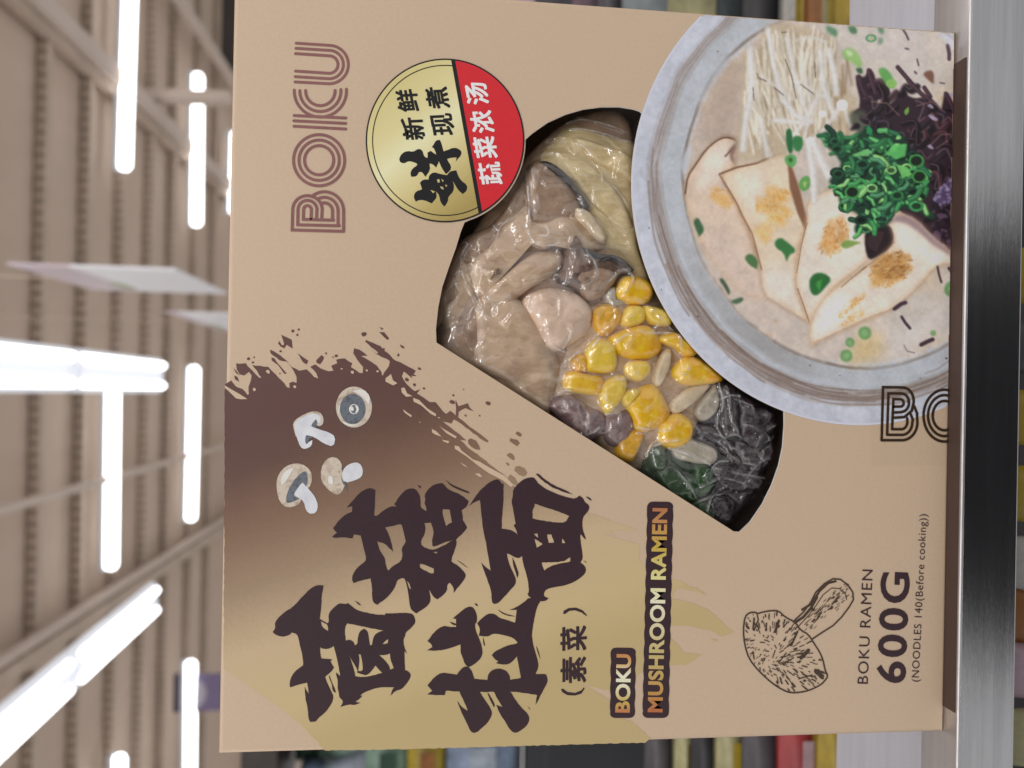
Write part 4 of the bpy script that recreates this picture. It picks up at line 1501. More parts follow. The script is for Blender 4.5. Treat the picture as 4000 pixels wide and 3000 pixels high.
def scallion(p_, r, a_, light=None):
    c3 = col(*(light or G5[rs.randint(0, len(G5))]))
    kind = rs.rand()
    if kind < .25:          # ring end-on
        paint(arc(p_, r, r * .75, 0, 360, 14)[:-1], c3, 0, .95)
        paint(arc(p_, r * .62, r * .42, 0, 360, 12)[:-1], c3 * .42, 0, .95)
        paint(arc((p_[0] - 1, p_[1] - 1), r * .9, r * .68, 180, 290, 8), np.minimum(c3 * 1.35 + 12, 230), 0, .45)
    else:
        P = [(p_[0] - r * math.cos(a_), p_[1] - r * math.sin(a_)), (p_[0] + r * .3 * math.sin(a_), p_[1] - r * .3 * math.cos(a_)), (p_[0] + r * math.cos(a_), p_[1] + r * math.sin(a_))]
        pstroke(P, r * rs.uniform(.6, 1.0), c3 * .55, 1, .8)
        pstroke([(x - 1.5, y - 2) for x, y in P], r * rs.uniform(.5, .8), c3, 0, .95)
        pstroke([(x - 2, y - 3) for x, y in P], r * .18, np.minimum(c3 * 1.4 + 18, 230), 1, .6)


k = 0
while k < 170:
    x, y = rs.uniform(2450 + 1240 / 1.6385, 2450 + 1985 / 1.6385), rs.uniform(490, 920)
    if inside((x, y), heap):
        scallion((x, y), rs.uniform(15, 31), rs.uniform(0, 3.14))
        k += 1
for P, c3 in ((N_("1640 1000 1700 930 1790 920 1780 1000 1720 1020 1670 990"), (86, 170, 92)), (N_("1440 990 1540 950 1565 970 1540 1000 1460 1000"), (110, 180, 110)), (N_("1720 1050 1790 1070 1825 1120 1760 1140"), (110, 186, 100)), (N_("1540 800 1570 830 1560 870 1530 850"), (40, 130, 80))):
    paint(P, col(*c3), 1, .9)
for x, y in ((1850, 1030), (1870, 1130), (1440, 1230)):
    paint(arc(N_("%f %f" % (x, y))[0], 30, 26, 0, 360, 18)[:-1], col(60, 130, 66), 0, 1)
    paint(arc(N_("%f %f" % (x, y))[0], 22, 19, 0, 360, 18)[:-1], col(22, 34, 24), 1, 1)
# loose scraps
sc = lambda P, c3, s=1, al=.95: paint(chaikin(P), col(*c3), s, al)
sc(N_("1015 830 1050 820 1060 900 1060 980 1030 980 1015 900"), (34, 92, 52))
sc(N_("1050 880 1110 865 1130 910 1110 970 1070 970"), (44, 110, 62))
sc(N_("1005 1010 1040 985 1085 1000 1080 1060 1040 1075 1010 1040"), (84, 150, 84))
sc(N_("1030 1010 1060 1010 1055 1040 1035 1035"), (40, 84, 46))
sc(N_("1095 1170 1130 1125 1170 1130 1172 1200 1130 1230 1100 1205"), (88, 144, 76))
sc(N_("1125 1160 1150 1160 1145 1200 1125 1195"), (150, 176, 110))
sc(N_("1270 165 1310 170 1350 200 1340 240 1300 220 1275 200"), (70, 118, 84), 3, .8)
sc(N_("1410 170 1460 165 1475 215 1430 220"), (62, 110, 72), 2, .85)
sc(N_("1600 170 1640 175 1640 220 1610 210"), (70, 116, 82), 3, .8)
paint(arc(N_("1560 245")[0], 22, 16, 0, 360, 16)[:-1], col(72, 130, 84), 1, .9)
paint(arc(N_("1560 245")[0], 14, 10, 0, 360, 16)[:-1], col(170, 172, 150), 1, .9)
sc(N_("1600 250 1630 240 1640 270 1610 290"), (80, 120, 90), 3, .7)
sc(N_("1370 330 1420 300 1480 340 1510 420 1480 440 1440 400 1390 380"), (128, 172, 96), 3, .85)
sc(N_("1400 320 1440 330 1440 360 1410 360"), (190, 206, 170), 2, .8)
sc(N_("1460 440 1500 430 1510 470 1480 475"), (52, 84, 60), 2)
sc(N_("1600 440 1650 430 1700 490 1720 560 1680 570 1630 510"), (90, 150, 78), 2)
paint(arc(N_("1690 535")[0], 22, 17, 0, 360, 14)[:-1], col(132, 176, 96), 1, .9)
sc(N_("1770 710 1800 680 1805 720 1780 740"), (110, 150, 70))
for s_, c3 in (("420 270 450 240 480 290 495 330 460 370 440 320", (52, 88, 60)), ("940 400 980 370 1020 400 1070 440 1075 470 1040 480 1020 530 1000 470 950 440", (48, 104, 56)),
               ("745 500 790 470 840 520 830 575 780 550", (64, 100, 60)), ("1165 640 1200 600 1260 600 1310 640 1270 690 1220 745 1180 740 1165 690", (36, 92, 46)), ("1200 660 1250 640 1230 720", (64, 140, 62)),
               ("585 640 610 630 660 710 650 745 620 690", (58, 82, 62)), ("660 780 740 750 745 780 690 805", (66, 92, 66)), ("1360 420 1400 385 1450 395 1500 405 1440 430 1390 450", (110, 138, 70)),
               ("1620 60 1600 100 1600 70", (60, 130, 70))):
    sc(O_(s_), c3, 2)
for x, y, r in ((1520, 985, 42), (1402, 1130, 40), (2080, 705, 52), (1425, 1045, 30), (1958, 985, 18)):
    p_ = O_("%f %f" % (x, y))[0]
    paint(arc(p_, r / 1.64, r / 1.6, 0, 360, 20)[:-1], col(96, 140, 88), 2, .9)
    paint(arc(p_, r / 3, r / 3.2, 0, 360, 16)[:-1], col(128, 164, 112), 2, .8)
for s_, w_ in (("1985 560 1995 610 2010 660", 14), ("2060 570 2085 600", 22), ("1710 830 1750 800 1780 790", 26), ("1755 880 1780 920 1810 955", 18), ("1880 1060 1920 1040 1955 1025", 26), ("1770 1060 1790 1100 1840 1112", 4), ("2085 770 2110 810", 20)):
    pstroke(O_(s_), w_ / 1.64, col(58, 40, 52), 1, .95)
for s_, w_ in (("1765 190 1785 220 1800 255", 12), ("2050 290 2060 340 2060 380", 24), ("1855 380 1865 420", 10), ("1780 310 1800 315", 10), ("1840 460 1850 470", 12), ("2000 530 2030 535", 8)):
    pstroke(N_(s_), w_ / 1.64, col(62, 46, 58), 1, .9)
sc(N_("1890 470 1940 445 1965 470 1960 540 1910 500"), (112, 76, 62), 2)
paint(N_("1960 195 2100 240 2105 330"), col(190, 192, 208), 4, .7)

# the enoki lie slightly out of the print's focus
sl = (slice(int((60 - PY0) / RES), int((640 - PY0) / RES)), slice(int((2860 - PX0) / RES), int((3340 - PX0) / RES)))
for q_ in range(3):
    IMG[sl][..., q_] = IMG[sl][..., q_] * .45 + blur(IMG[sl][..., q_], 2) * .55
lift = np.clip((1.0 - rsv) / .02, 0, 1)[..., None]
IMG[:] = np.clip(IMG * (1 + lift * (np.array((1.06, 1.065, 1.06)) - 1)), 0, 248)
# paper photograph: soft mottling and slight tone drift
mott = (field(9, 21) - .5) * 14 + (field(28, 22) - .5) * 16 + (field(4, 23) - .5) * 9
IMG *= (1 + mott[..., None] / 255.0)
small = IMG.reshape(CH // 2, 2, CW // 2, 2, 3).mean((1, 3))
small = np.clip(small, 0, 255) / 255.0
linc = np.where(small <= .04045, small / 12.92, ((small + .055) / 1.055) ** 2.4) / LUM
linc = np.clip(linc, 0, .9)
h2, w2 = small.shape[:2]
U = FU.reshape(h2, 2, w2, 2).mean((1, 3))
Vv = FV.reshape(h2, 2, w2, 2).mean((1, 3))
ok = (np.hypot(U - BC[0], Vv - BC[1]) < BC[2] - .0004) & (U < X1 - RB * .5) & (Vv > Z0 + RB * .5)
idx = -np.ones((h2, w2), int)
idx[ok] = np.arange(ok.sum())
vv = np.stack([U[ok], np.full(ok.sum(), -.00003 * 2), Vv[ok]], 1)
qd = ok[:-1, :-1] & ok[1:, :-1] & ok[:-1, 1:] & ok[1:, 1:]
jj, ii = np.nonzero(qd)
# image down = world left, image right = world down
fc = np.stack([idx[jj, ii], idx[jj + 1, ii], idx[jj + 1, ii + 1], idx[jj, ii + 1]], 1)
me = bpy.data.meshes.new("bowl_print")
me.from_pydata(vv.tolist(), [], fc.tolist())
at = me.color_attributes.new("ink", 'FLOAT_COLOR', 'POINT')
at.data.foreach_set('color', np.c_[linc[ok], np.ones(ok.sum())].astype(np.float32).ravel())
me.update()
bowl = new_obj("bowl_print", me, box, attr_mat("bowl_ink"))
# crisp rim of the bowl
t0 = [k for k in range(361)]
Vr = []
Fr = []
prevok = False
for k in range(721):
    t = 2 * math.pi * k / 720
    pts = []
    for r in (BC[2] - .0008, BC[2]):
        pts.append((BC[0] + r * math.cos(t), BC[1] + r * math.sin(t)))
    good = all(u < X1 - RB * .5 and v > Z0 + RB * .5 for u, v in pts)
    if good:
        for u, v in pts:
            Vr.append((u, -.00003 * 3, v))
        if prevok:
            b_ = len(Vr)
            Fr.append((b_ - 4, b_ - 3, b_ - 1, b_ - 2))
    prevok = good
me = bpy.data.meshes.new("bowl_rim_print")
me.from_pydata(Vr, [], Fr)
new_obj("bowl_rim_print", me, bowl, mat("rim_ink", alb(194, 196, 210), rough=.42, spec=.35, noise_amt=.03))

# ---- clear sticker with the brand at the lower edge --------------------------
m_stk = bpy.data.materials.new("clear_sticker")
m_stk.use_nodes = True
nt = m_stk.node_tree
nt.nodes.remove(nt.nodes['Principled BSDF'])
tr = nt.nodes.new('ShaderNodeBsdfTransparent')
tr.inputs[0].default_value = (.995, .995, .99, 1)
gl_ = nt.nodes.new('ShaderNodeBsdfGlossy')
gl_.inputs['Roughness'].default_value = .25
mx = nt.nodes.new('ShaderNodeMixShader')
nz = nt.nodes.new('ShaderNodeTexNoise')
nz.inputs['Scale'].default_value = 300
mr = nt.nodes.new('ShaderNodeMapRange')
mr.inputs[3].default_value = .01
mr.inputs[4].default_value = .03
nt.links.new(nz.outputs['Fac'], mr.inputs[0])
nt.links.new(mr.outputs[0], mx.inputs[0])
nt.links.new(tr.outputs[0], mx.inputs[1])
nt.links.new(gl_.outputs[0], mx.inputs[2])
nt.links.new(mx.outputs[0], nt.nodes['Material Output'].inputs[0])
stk = decal("clear_sticker", [(P_("3395 1470 3722 1470 3722 1820 3400 1820"), [])], m_stk, box, 6)
w = 10.5
kl = lambda P: [(3300 + x / 4.148, 1450 + y / 4.148) for x, y in P]
SB = []
SB.append(stroke(kl([(592, 1118), (614, 258), (930, 264)] + arc((930, 480), 180, 216, -80, 10, 16) + [(1080, 640), (960, 742), (775, 755)]), w))
SB.append(stroke(kl([(680, 1030), (702, 360), (910, 360)] + arc((910, 510), 125, 150, -80, 70, 16) + [(900, 665), (780, 668)]), w))
SB.append(stroke(kl([(760, 940), (782, 452), (900, 455)] + arc((900, 515), 48, 58, -80, 80, 12) + [(785, 575)]), w))
SB.append(stroke(kl([(1115, 560), (1165, 680)] + arc((920, 830), 250, 288, -10, 90, 20) + [(592, 1118)]), w))
SB.append(stroke(kl([(1060, 690), (1098, 790)] + arc((920, 830), 168, 202, 0, 90, 20) + [(680, 1030)]), w))
SB.append(stroke(kl([(1005, 760)] + arc((910, 820), 98, 120, -10, 90, 16) + [(760, 940)]), w))
for rx, ry in ((340, 420), (268, 332), (192, 238)):
    P = [p_ for p_ in arc((1610, 720), rx, ry, -25, -335, 60)]
    a_ = math.degrees(math.acos(min(1, 140 / rx)))
    P = arc((1610, 720), rx, ry, -a_, -360 + a_, 56)
    SB.append(stroke(kl(P), w, False))
decal("sticker_lettering", SB, mat("sticker_ink", alb(50, 36, 24), rough=.4, spec=.35, noise_amt=.05), stk, 7, 0.000002)


# ================================================================== POUCH + FOOD
def catmull(P, n_=72):
    P = [Vector(p) for p in P]
    k = len(P)
    pts = []
    for i in range(k):
        p0, p1, p2, p3 = P[i - 1], P[i], P[(i + 1) % k], P[(i + 2) % k]
        for j in range(8):
            t = j / 8
            pts.append(.5 * ((2 * p1) + (p2 - p0) * t + (2 * p0 - 5 * p1 + 4 * p2 - p3) * t * t + (3 * p1 - p0 - 3 * p2 + p3) * t ** 3))
    L = [0]
    for i in range(len(pts)):
        L.append(L[-1] + (pts[(i + 1) % len(pts)] - pts[i]).length)
    o_ = []
    j = 0
    for i in range(n_):
        s = L[-1] * i / n_
        while L[j + 1] < s:
            j += 1
        f_ = (s - L[j]) / max(L[j + 1] - L[j], 1e-9)
        o_.append(pts[j].lerp(pts[(j + 1) % len(pts)], f_))
    return o_


FOODV, FOODF = [], []


def food(name, poly, top, h, m, label, cat, group=None, lump=.0006, lsc=180., sq=.5, tilt=(0, 0), edge=None):
    """a lump of food: outline, how deep its crown lies behind the board, its thickness"""
    P = catmull(poly)
    if name in ('corn_kernel', 'mushroom_slice', 'bamboo_shoot'):
        c_1 = sum(P, Vector((0, 0))) / len(P)
        P = [c_1 + (p - c_1) * 1.12 for p in P]
    # food lies behind the board plane: push outline back along the sight lines is negligible
    q_ = [Vector(face(p.x, p.y)) for p in P]
    c_0 = sum(q_, Vector((0, 0))) / len(q_)
    n_ = len(q_)
    top += .0007
    V = []
    F = []
    ringsS = [1, .98, .95, .91, .86, .80, .73, .66, .58, .50, .42, .34, .26, .18, .09]
    sd_ = sum(ord(t) * (i + 3) for i, t in enumerate(label)) % 97
    for s in ringsS:
        for p in q_:
            u = c_0 + (p - c_0) * s
            hh = h * (1 - s ** 5) ** sq
            nz_ = noise.fractal(Vector((u.x * lsc, u.y * lsc, sd_)), .8, 2.0, 3) * lump * min(1, (1 - s) * 6)
            V.append((u.x - c_0.x, top + h - hh - nz_ + tilt[0] * (u.x - c_0.x) + tilt[1] * (u.y - c_0.y), u.y - c_0.y))
    V.append((0, top, 0))
    V += [(p.x - c_0.x, top + h * 1.35, p.y - c_0.y) for p in q_]
    k = len(ringsS)
    for i in range(k - 1):
        for j in range(n_):
            F.append((i * n_ + j, i * n_ + (j + 1) % n_, (i + 1) * n_ + (j + 1) % n_, (i + 1) * n_ + j))
    ct = k * n_
    for j in range(n_):
        F.append(((k - 1) * n_ + j, (k - 1) * n_ + (j + 1) % n_, ct))
        F.append((j, ct + 1 + j, ct + 1 + (j + 1) % n_, (j + 1) % n_))
    F.append(tuple(ct + 1 + j for j in range(n_)))
    me = bpy.data.meshes.new(name)
    me.from_pydata(V, [], F)
    bm = bmesh.new()
    bm.from_mesh(me)
    bmesh.ops.recalc_face_normals(bm, faces=bm.faces)
    bm.to_mesh(me)
    bm.free()
    o_ = new_obj(name, me, None, m, True)
    o_.location = (c_0.x, 0, c_0.y)
    if edge:
        me.materials.append(edge)
        for p in me.polygons:
            pass
    b_ = len(FOODV)
    FOODV.extend((x + c_0.x, y, z + c_0.y) for x, y, z in V)
    FOODF.extend(tuple(b_ + t for t in f_) for f_ in F)
    return tag(o_, label, cat, group)


FK = .62     # light level inside the window


def fa(r, g, b):
    return alb(r, g, b, FK)


m_kern = mat("corn_skin", cols=[fa(196, 140, 18), fa(220, 166, 24), fa(204, 140, 14)], noise_scale=110, rough=.25, coat=.4, sss=.12)
m_kern2 = mat("corn_skin_pale", cols=[fa(216, 170, 30), fa(206, 172, 70), fa(222, 172, 24)], noise_scale=190, rough=.25, coat=.4, sss=.12)
m_kern3 = mat("corn_skin_dim", cols=[fa(176, 134, 34), fa(196, 150, 40), fa(160, 122, 40)], noise_scale=190, rough=.3, coat=.3, sss=.1)
m_mush = mat("oyster_mushroom", cols=[fa(136, 113, 91), fa(176, 153, 129), fa(152, 129, 106), fa(194, 174, 150)], noise_scale=70, rough=.35, bump=.07, bump_scale=260, coat=.25, sss=.1, stretch=(1, 1, .5))
m_mush2 = mat("mushroom_pale", cols=[fa(164, 139, 119), fa(196, 174, 155), fa(178, 154, 134)], noise_scale=80, rough=.35, bump=.07, bump_scale=260, coat=.25, sss=.1)
m_mush3 = mat("mushroom_brown", cols=[fa(98, 76, 60), fa(144, 120, 99), fa(119, 96, 78)], noise_scale=70, rough=.4, bump=.09, bump_scale=260, coat=.2)
m_cap = mat("mushroom_cap_dark", cols=[fa(44, 34, 31), fa(104, 82, 68), fa(74, 58, 49)], noise_scale=120, rough=.4, bump=.5, bump_scale=500, coat=.2)
m_black2 = mat("cap_rim", cols=[fa(30, 28, 32), fa(62, 56, 54)], noise_scale=150, rough=.35, coat=.3)
m_bam = mat("bamboo_shoot", cols=[fa(142, 123, 86), fa(184, 167, 127), fa(160, 142, 102)], noise_scale=40, rough=.35, coat=.25, stretch=(3, 1, .6), bump=.08, bump_scale=120)
m_nood = mat("noodle_pale", cols=[fa(168, 152, 126), fa(194, 180, 154)], noise_scale=120, rough=.35, coat=.3, stretch=(1, 1, .4))
m_fun = mat("black_fungus", cols=[fa(20, 16, 20), fa(44, 34, 40), fa(28, 22, 26)], noise_scale=150, rough=.3, bump=.4, bump_scale=300, coat=.4)
m_pur3 = mat("mushroom_purple", cols=[fa(78, 62, 64), fa(122, 100, 98), fa(96, 78, 80)], noise_scale=120, rough=.35, coat=.3, bump=.3)
m_leaf = mat("green_leaf", cols=[fa(18, 32, 22), fa(40, 66, 36), fa(26, 46, 28)], noise_scale=130, rough=.35, coat=.3, bump=.4, bump_scale=250)
m_on = mat("onion_clear", cols=[fa(134, 126, 112), fa(164, 157, 144)], noise_scale=100, rough=.3, coat=.4)

f_ = food
# bottom layer, deeper
f_("mushroom_slice", P_("1760 1300 1760 1160 1840 980 1960 780 2100 600 2260 480 2440 470 2480 700 2500 950 2420 1150 2300 1350 2200 1560 2060 1560 1880 1450"), .0062, .004, m_mush3, "brown mushroom layer lying under the other slices at the window's upper side", "mushroom slice", lump=.0012, lsc=60)
f_("mushroom_slice", M_("300 560 480 250 640 200 860 240 960 420 1200 680 1160 860 1060 1100 820 1160 640 1190 540 1050 420 960 260 780"), .0046, .006, m_mush, "beige mushroom layer lying under the corn kernels", "mushroom slice", lump=.0018, lsc=110)
f_("fungus_strip", M_("1080 760 1250 690 1540 860 1560 1060 1480 1300 1340 1500 1230 1560 1060 1440 1040 1180"), .0060, .004, m_fun, "black fungus layer lying under the shreds of the dark corner", "black fungus", lump=.0018, lsc=120)
f_("leaf_piece", M_("740 1080 900 1060 1100 1200 1140 1400 1120 1500 900 1350 760 1220"), .0056, .004, m_leaf, "dark leaf layer under the large leaf at the slanting edge", "leaf", lump=.0016, lsc=120)
f_("bamboo_shoot", L_("960 480 1080 330 1180 240 1260 220 1500 300 1660 360 1660 600 1680 900 1700 1100 1760 1380 1560 1220 1430 1080 1320 850 1240 740 1130 600"), .0040, .008, m_bam, "large pale yellow bamboo slice beside the bowl picture's rim", "bamboo slice", lump=.0013, lsc=60)
f_("bamboo_shoot", L_("1220 320 1400 360 1640 470 1640 620 1500 560 1340 470"), .0026, .004, m_bam, "narrow pale bamboo slice lying across the large one", "bamboo slice", lump=.0008, lsc=80)
f_("bamboo_shoot", L_("1120 500 1240 480 1380 560 1560 780 1620 960 1500 940 1330 780"), .0024, .004, m_bam, "long curved bamboo strip between dark mushroom edge and bowl picture", "bamboo slice", lump=.0008, lsc=80)
f_("mushroom_slice", L_("280 1220 400 1040 600 930 780 700 860 560 900 700 860 820 700 980 640 1060 600 1250 560 1480 500 1520 430 1500 300 1560 200 1700 180 1500"), .0050, .008, m_mush3, "brown mushroom slice deep at the window's left, below the round badge", "mushroom slice", lump=.0014, lsc=55)
f_("mushroom_slice", L_("870 560 950 490 1050 540 1130 620 1240 750 1230 860 1130 905 1000 925 900 905 860 780"), .0022, .006, m_mush3, "grey brown mushroom slice with a black curved rim", "mushroom slice", lump=.0008, lsc=80)
f_("shiitake_piece", L_("945 488 1020 490 1130 570 1220 680 1270 760 1320 820 1300 850 1250 790 1180 700 1090 590 1010 530"), .0018, .003, m_black2, "thin black rim curving along the grey brown mushroom slice", "mushroom rim", lump=.0003)
f_("mushroom_slice", L_("640 1000 740 900 860 800 900 905 1000 925 1120 880 1250 900 1330 960 1420 1080 1380 1130 1250 1150 1120 1050 1000 1130 880 1100 800 1200 690 1320 560 1450 480 1400 430 1250 560 1120"), .0028, .007, m_mush, "wide beige mushroom slice in the middle of the window", "mushroom slice", lump=.0013, lsc=60)
f_("mushroom_slice", L_("560 1450 700 1320 880 1180 1050 1150 1110 1200 1060 1300 900 1400 760 1500 640 1560 540 1540"), .0020, .006, m_mush, "smooth pale beige mushroom fold under the wide slice", "mushroom slice", lump=.0010, lsc=70)
f_("shiitake_piece", L_("1100 1020 1200 1000 1220 1060 1270 1130 1350 1170 1520 1190 1640 1290 1560 1310 1500 1380 1400 1480 1300 1500 1160 1410 1060 1350 1120 1230 1120 1130"), .0014, .006, m_cap, "dark brown mushroom cap with a torn black edge above the corn", "mushroom cap", lump=.0016, lsc=110)
f_("shiitake_piece", L_("1250 1120 1350 1165 1520 1188 1640 1290 1560 1270 1460 1230 1340 1230 1270 1190"), .0008, .003, m_black2, "black curled edge strip on top of the brown mushroom cap", "mushroom edge", lump=.0006)
f_("mushroom_slice", L_("1190 1260 1300 1230 1420 1260 1500 1330 1420 1450 1310 1490 1230 1400"), .0010, .004, m_mush3, "small brown wrinkled mushroom piece touching the top corn kernel", "mushroom slice", lump=.0010, lsc=120)
f_("mushroom_slice", M_("90 250 200 185 340 200 430 260 455 340 425 420 330 485 260 520 200 480 150 380"), .0010, .006, m_mush2, "pale pinkish mushroom slice left of the corn kernels", "mushroom slice", lump=.0008, lsc=80)
f_("mushroom_slice", P_("1880 1175 2000 1160 2080 1230 2150 1340 2185 1420 2160 1540 2140 1600 2060 1560 1990 1500 1860 1420 1860 1300"), .0022, .006, m_mush, "round beige mushroom lump above the window's slanting edge", "mushroom slice", lump=.0010, lsc=70)
f_("mushroom_slice", P_("1715 1345 1790 1190 1850 1120 1910 1230 1880 1420 1990 1500 2130 1600 2170 1650 2080 1600 1880 1470"), .0042, .007, m_mush3, "brown mushroom slice along the window's slanting edge", "mushroom slice", lump=.0013, lsc=60)
f_("mushroom_slice", P_("1730 1250 1735 1150 1800 1000 1850 1060 1850 1180 1800 1260 1760 1340"), .0046, .005, m_mush, "narrow beige mushroom slice at the window's left corner", "mushroom slice", lump=.0010, lsc=70)
f_("mushroom_strip", L_("1210 830 1280 840 1340 900 1420 1010 1430 1080 1370 1060 1290 980 1220 910"), .0010, .004, m_nood, "cream white mushroom stem lying right of the black rim", "mushroom stem", lump=.0004)
# corn
CORN = [
    (M_("610 190 660 110 760 120 815 170 800 230 740 265 660 250 620 230"), m_kern, "glossy corn kernel topmost of the heap, under the mushroom cap"),
    (M_("480 300 560 262 640 310 622 380 545 442 480 400"), m_kern3, "dull cloudy corn kernel at the heap's upper left"),
    (M_("640 335 680 275 760 285 765 360 690 392 640 380"), m_kern2, "pale corn kernel just below the topmost glossy kernel"),
    (M_("760 280 860 290 920 345 900 385 800 372"), m_kern2, "pale split corn kernel tucked by the bowl picture's rim"),
    (M_("575 460 640 420 760 388 842 440 855 520 790 572 700 572 620 545 590 500"), m_kern, "largest smooth corn kernel in the middle of the heap"),
    (M_("440 520 500 468 590 490 606 570 592 640 510 656 440 640 430 580"), m_kern2, "bright yellow corn kernel with a white glint, left of the largest one"),
    (M_("845 470 930 425 1000 470 1070 535 1010 562 930 512"), m_kern, "corn kernel half covered by a white thread near the bowl rim"),
    (M_("350 590 400 550 442 570 442 640 380 652"), m_kern3, "small brownish corn kernel behind the bright glinting one"),
    (M_("318 680 360 650 450 670 522 690 530 770 450 782 325 752"), m_kern, "corn kernel at the heap's far left, beside the purple mushroom"),
    (M_("508 760 560 700 640 678 662 730 640 800 572 885 530 870"), m_kern2, "bright knobbly corn kernel left of the pale germ"),
    (M_("660 620 720 588 790 600 795 660 740 702 670 682"), m_kern2, "small pale corn kernel under the largest one"),
    (M_("668 820 740 755 830 740 902 860 892 930 800 985 730 980 690 900"), m_kern, "big deep yellow corn kernel below the pale germ"),
    (M_("935 650 1000 575 1090 585 1210 690 1090 724 980 716"), m_kern, "long corn kernel running under the bowl picture's rim"),
    (M_("848 1000 880 930 970 896 1042 960 1022 1050 960 1088 878 1076"), m_kern, "wrinkled corn kernel lowest on the right, above the greens"),
    (M_("612 1080 660 1000 762 1000 742 1090 692 1172 620 1142"), m_kern3, "olive yellow corn kernel lowest on the left, by the slanting edge"),
    (M_("630 790 690 750 740 760 700 820 660 850"), m_kern2, "tiny pale corn germ between the big kernels"),
]
for k, (P, m_, lb) in enumerate(CORN):
    f_("corn_kernel", P, .0008 + (.0012 if m_ is m_kern3 else 0) + .0002 * (k % 3), .0055, m_, lb, "corn kernel", "corn kernels in the pouch", lump=.0004, lsc=200, sq=.55)
f_("noodle", M_("815 690 870 540 922 528 905 640 850 742"), .0018, .003, m_nood, "short white noodle strip right of the largest corn kernel", "noodle", lump=.0002)
f_("noodle", M_("905 850 1000 750 1150 715 1090 800 960 895"), .0022, .004, m_nood, "wide white noodle strip below the long corn kernel", "noodle", lump=.0004)
f_("onion_piece", M_("1055 880 1120 780 1180 725 1190 860 1110 935"), .0018, .003, m_on, "clear onion piece beside the black fungus", "onion")
f_("onion_piece", M_("540 190 600 160 610 240 660 260 600 280 545 250"), .0030, .003, m_on, "clear onion piece left of the topmost corn kernel", "onion")
f_("onion_piece", M_("920 1060 1040 1040 1180 1100 1160 1180 1020 1170 940 1140"), .0016, .003, m_on, "cloudy onion piece between lowest corn kernel and black fungus", "onion", lump=.0008)
f_("mushroom_slice", M_("230 840 340 790 440 850 540 900 525 990 420 1040 310 940"), .0020, .005, m_pur3, "purple grey mushroom piece at the slanting edge left of the corn", "mushroom slice", lump=.0014, lsc=140)
f_("mushroom_slice", M_("530 920 660 870 705 960 640 1070 560 1050"), .0024, .005, m_pur3, "purple brown mushroom piece between the two lowest left kernels", "mushroom slice", lump=.0012, lsc=140)
f_("fungus_strip", M_("1190 715 1285 735 1310 900 1295 1040 1225 1010 1200 860"), .0020, .004, m_fun, "upright black fungus strip touching the clear onion", "black fungus", lump=.0010, lsc=150)
f_("fungus_strip", M_("1290 745 1400 815 1530 895 1510 1010 1400 1110 1320 1030 1300 880"), .0026, .004, m_fun, "broad black fungus piece at the bowl rim's lower end", "black fungus", lump=.0014, lsc=150)
f_("fungus_strip", M_("1140 1190 1300 1120 1470 1250 1440 1330 1250 1350 1150 1260"), .0030, .004, m_fun, "black fungus piece near the window's round lower edge", "black fungus", lump=.0014, lsc=150)
f_("fungus_strip", M_("1300 1040 1420 1100 1510 1040 1490 1180 1400 1240 1290 1120"), .0022, .004, m_fun, "folded black fungus piece in the middle of the dark corner", "black fungus", lump=.0014, lsc=150)
f_("fungus_strip", M_("1020 1000 1110 940 1230 1020 1300 1100 1180 1120 1080 1060"), .0034, .004, m_fun, "small black fungus shred behind the cloudy onion", "black fungus", lump=.0012, lsc=150)
f_("fungus_strip", M_("1160 1380 1250 1350 1350 1450 1250 1560 1160 1480"), .0062, .004, m_fun, "black fungus shred in the sharp bottom corner of the window", "black fungus", lump=.0012, lsc=150)
f_("leaf_piece", M_("795 1110 860 1075 885 1150 865 1215 805 1205"), .0012, .003, m_leaf, "small dark green leaf piece under the lowest right kernel", "leaf", lump=.0010, lsc=170)
f_("leaf_piece", M_("815 1210 900 1180 1000 1240 1110 1280 1070 1400 960 1420 880 1320"), .0024, .004, m_leaf, "large dark green leaf by the window's slanting edge", "leaf", lump=.0014, lsc=150)
f_("leaf_piece", M_("1060 1180 1160 1200 1180 1300 1100 1380 1050 1280"), .0026, .003, m_leaf, "folded dark leaf between the large leaf and black fungus", "leaf", lump=.0014, lsc=150)
f_("leaf_piece", M_("980 1420 1080 1380 1180 1440 1160 1560 1080 1500"), .0044, .003, m_leaf, "dull leaf shred low on the slanting edge", "leaf", lump=.0012, lsc=150)
f_("brown_fleck", L_("590 1350 620 1290 650 1275 645 1310 665 1315 620 1320 600 1345"), .0016, .0012, mat("fleck", fa(90, 62, 36), rough=.5, noise_amt=.15), "tiny brown fleck on the wide beige mushroom slice", "fleck")

# film of the vacuum pouch stretched over the food
bvh = BVHTree.FromPolygons(FOODV, FOODF)
us = [p.x for p in winf]
vs = [p.y for p in winf]
u0, u1, v0, v1 = min(us) - .004, max(us) + .004, min(vs) - .004, max(vs) + .004
STP = .00026
NU, NV = int((u1 - u0) / STP), int((v1 - v0) / STP)
Hh = np.full((NV, NU), .0105)
for j in range(NV):
    for i in range(NU):
        h_ = bvh.ray_cast(Vector((u0 + i * STP, -.02, v0 + j * STP)), Vector((0, 1, 0)))
        if h_[0] is not None:
            Hh[j, i] = min(h_[0].y, .0105)
Ff = Hh.copy()
for it in range(26):
    Ff = np.minimum(Hh, blur(Ff, 2))
Ff = blur(Ff, 1)
Ff = np.minimum(Ff, blur(Hh, 1)) - .00025
uu = u0 + np.arange(NU) * STP
vv_ = v0 + np.arange(NV) * STP
UU, VV = np.meshgrid(uu, vv_)
# creases of the film: long ridges that follow the photograph's fold lines
rid = np.zeros_like(Ff)
fld = np.zeros_like(Ff)  # milky whitening along creases, also painted in for fold highlights


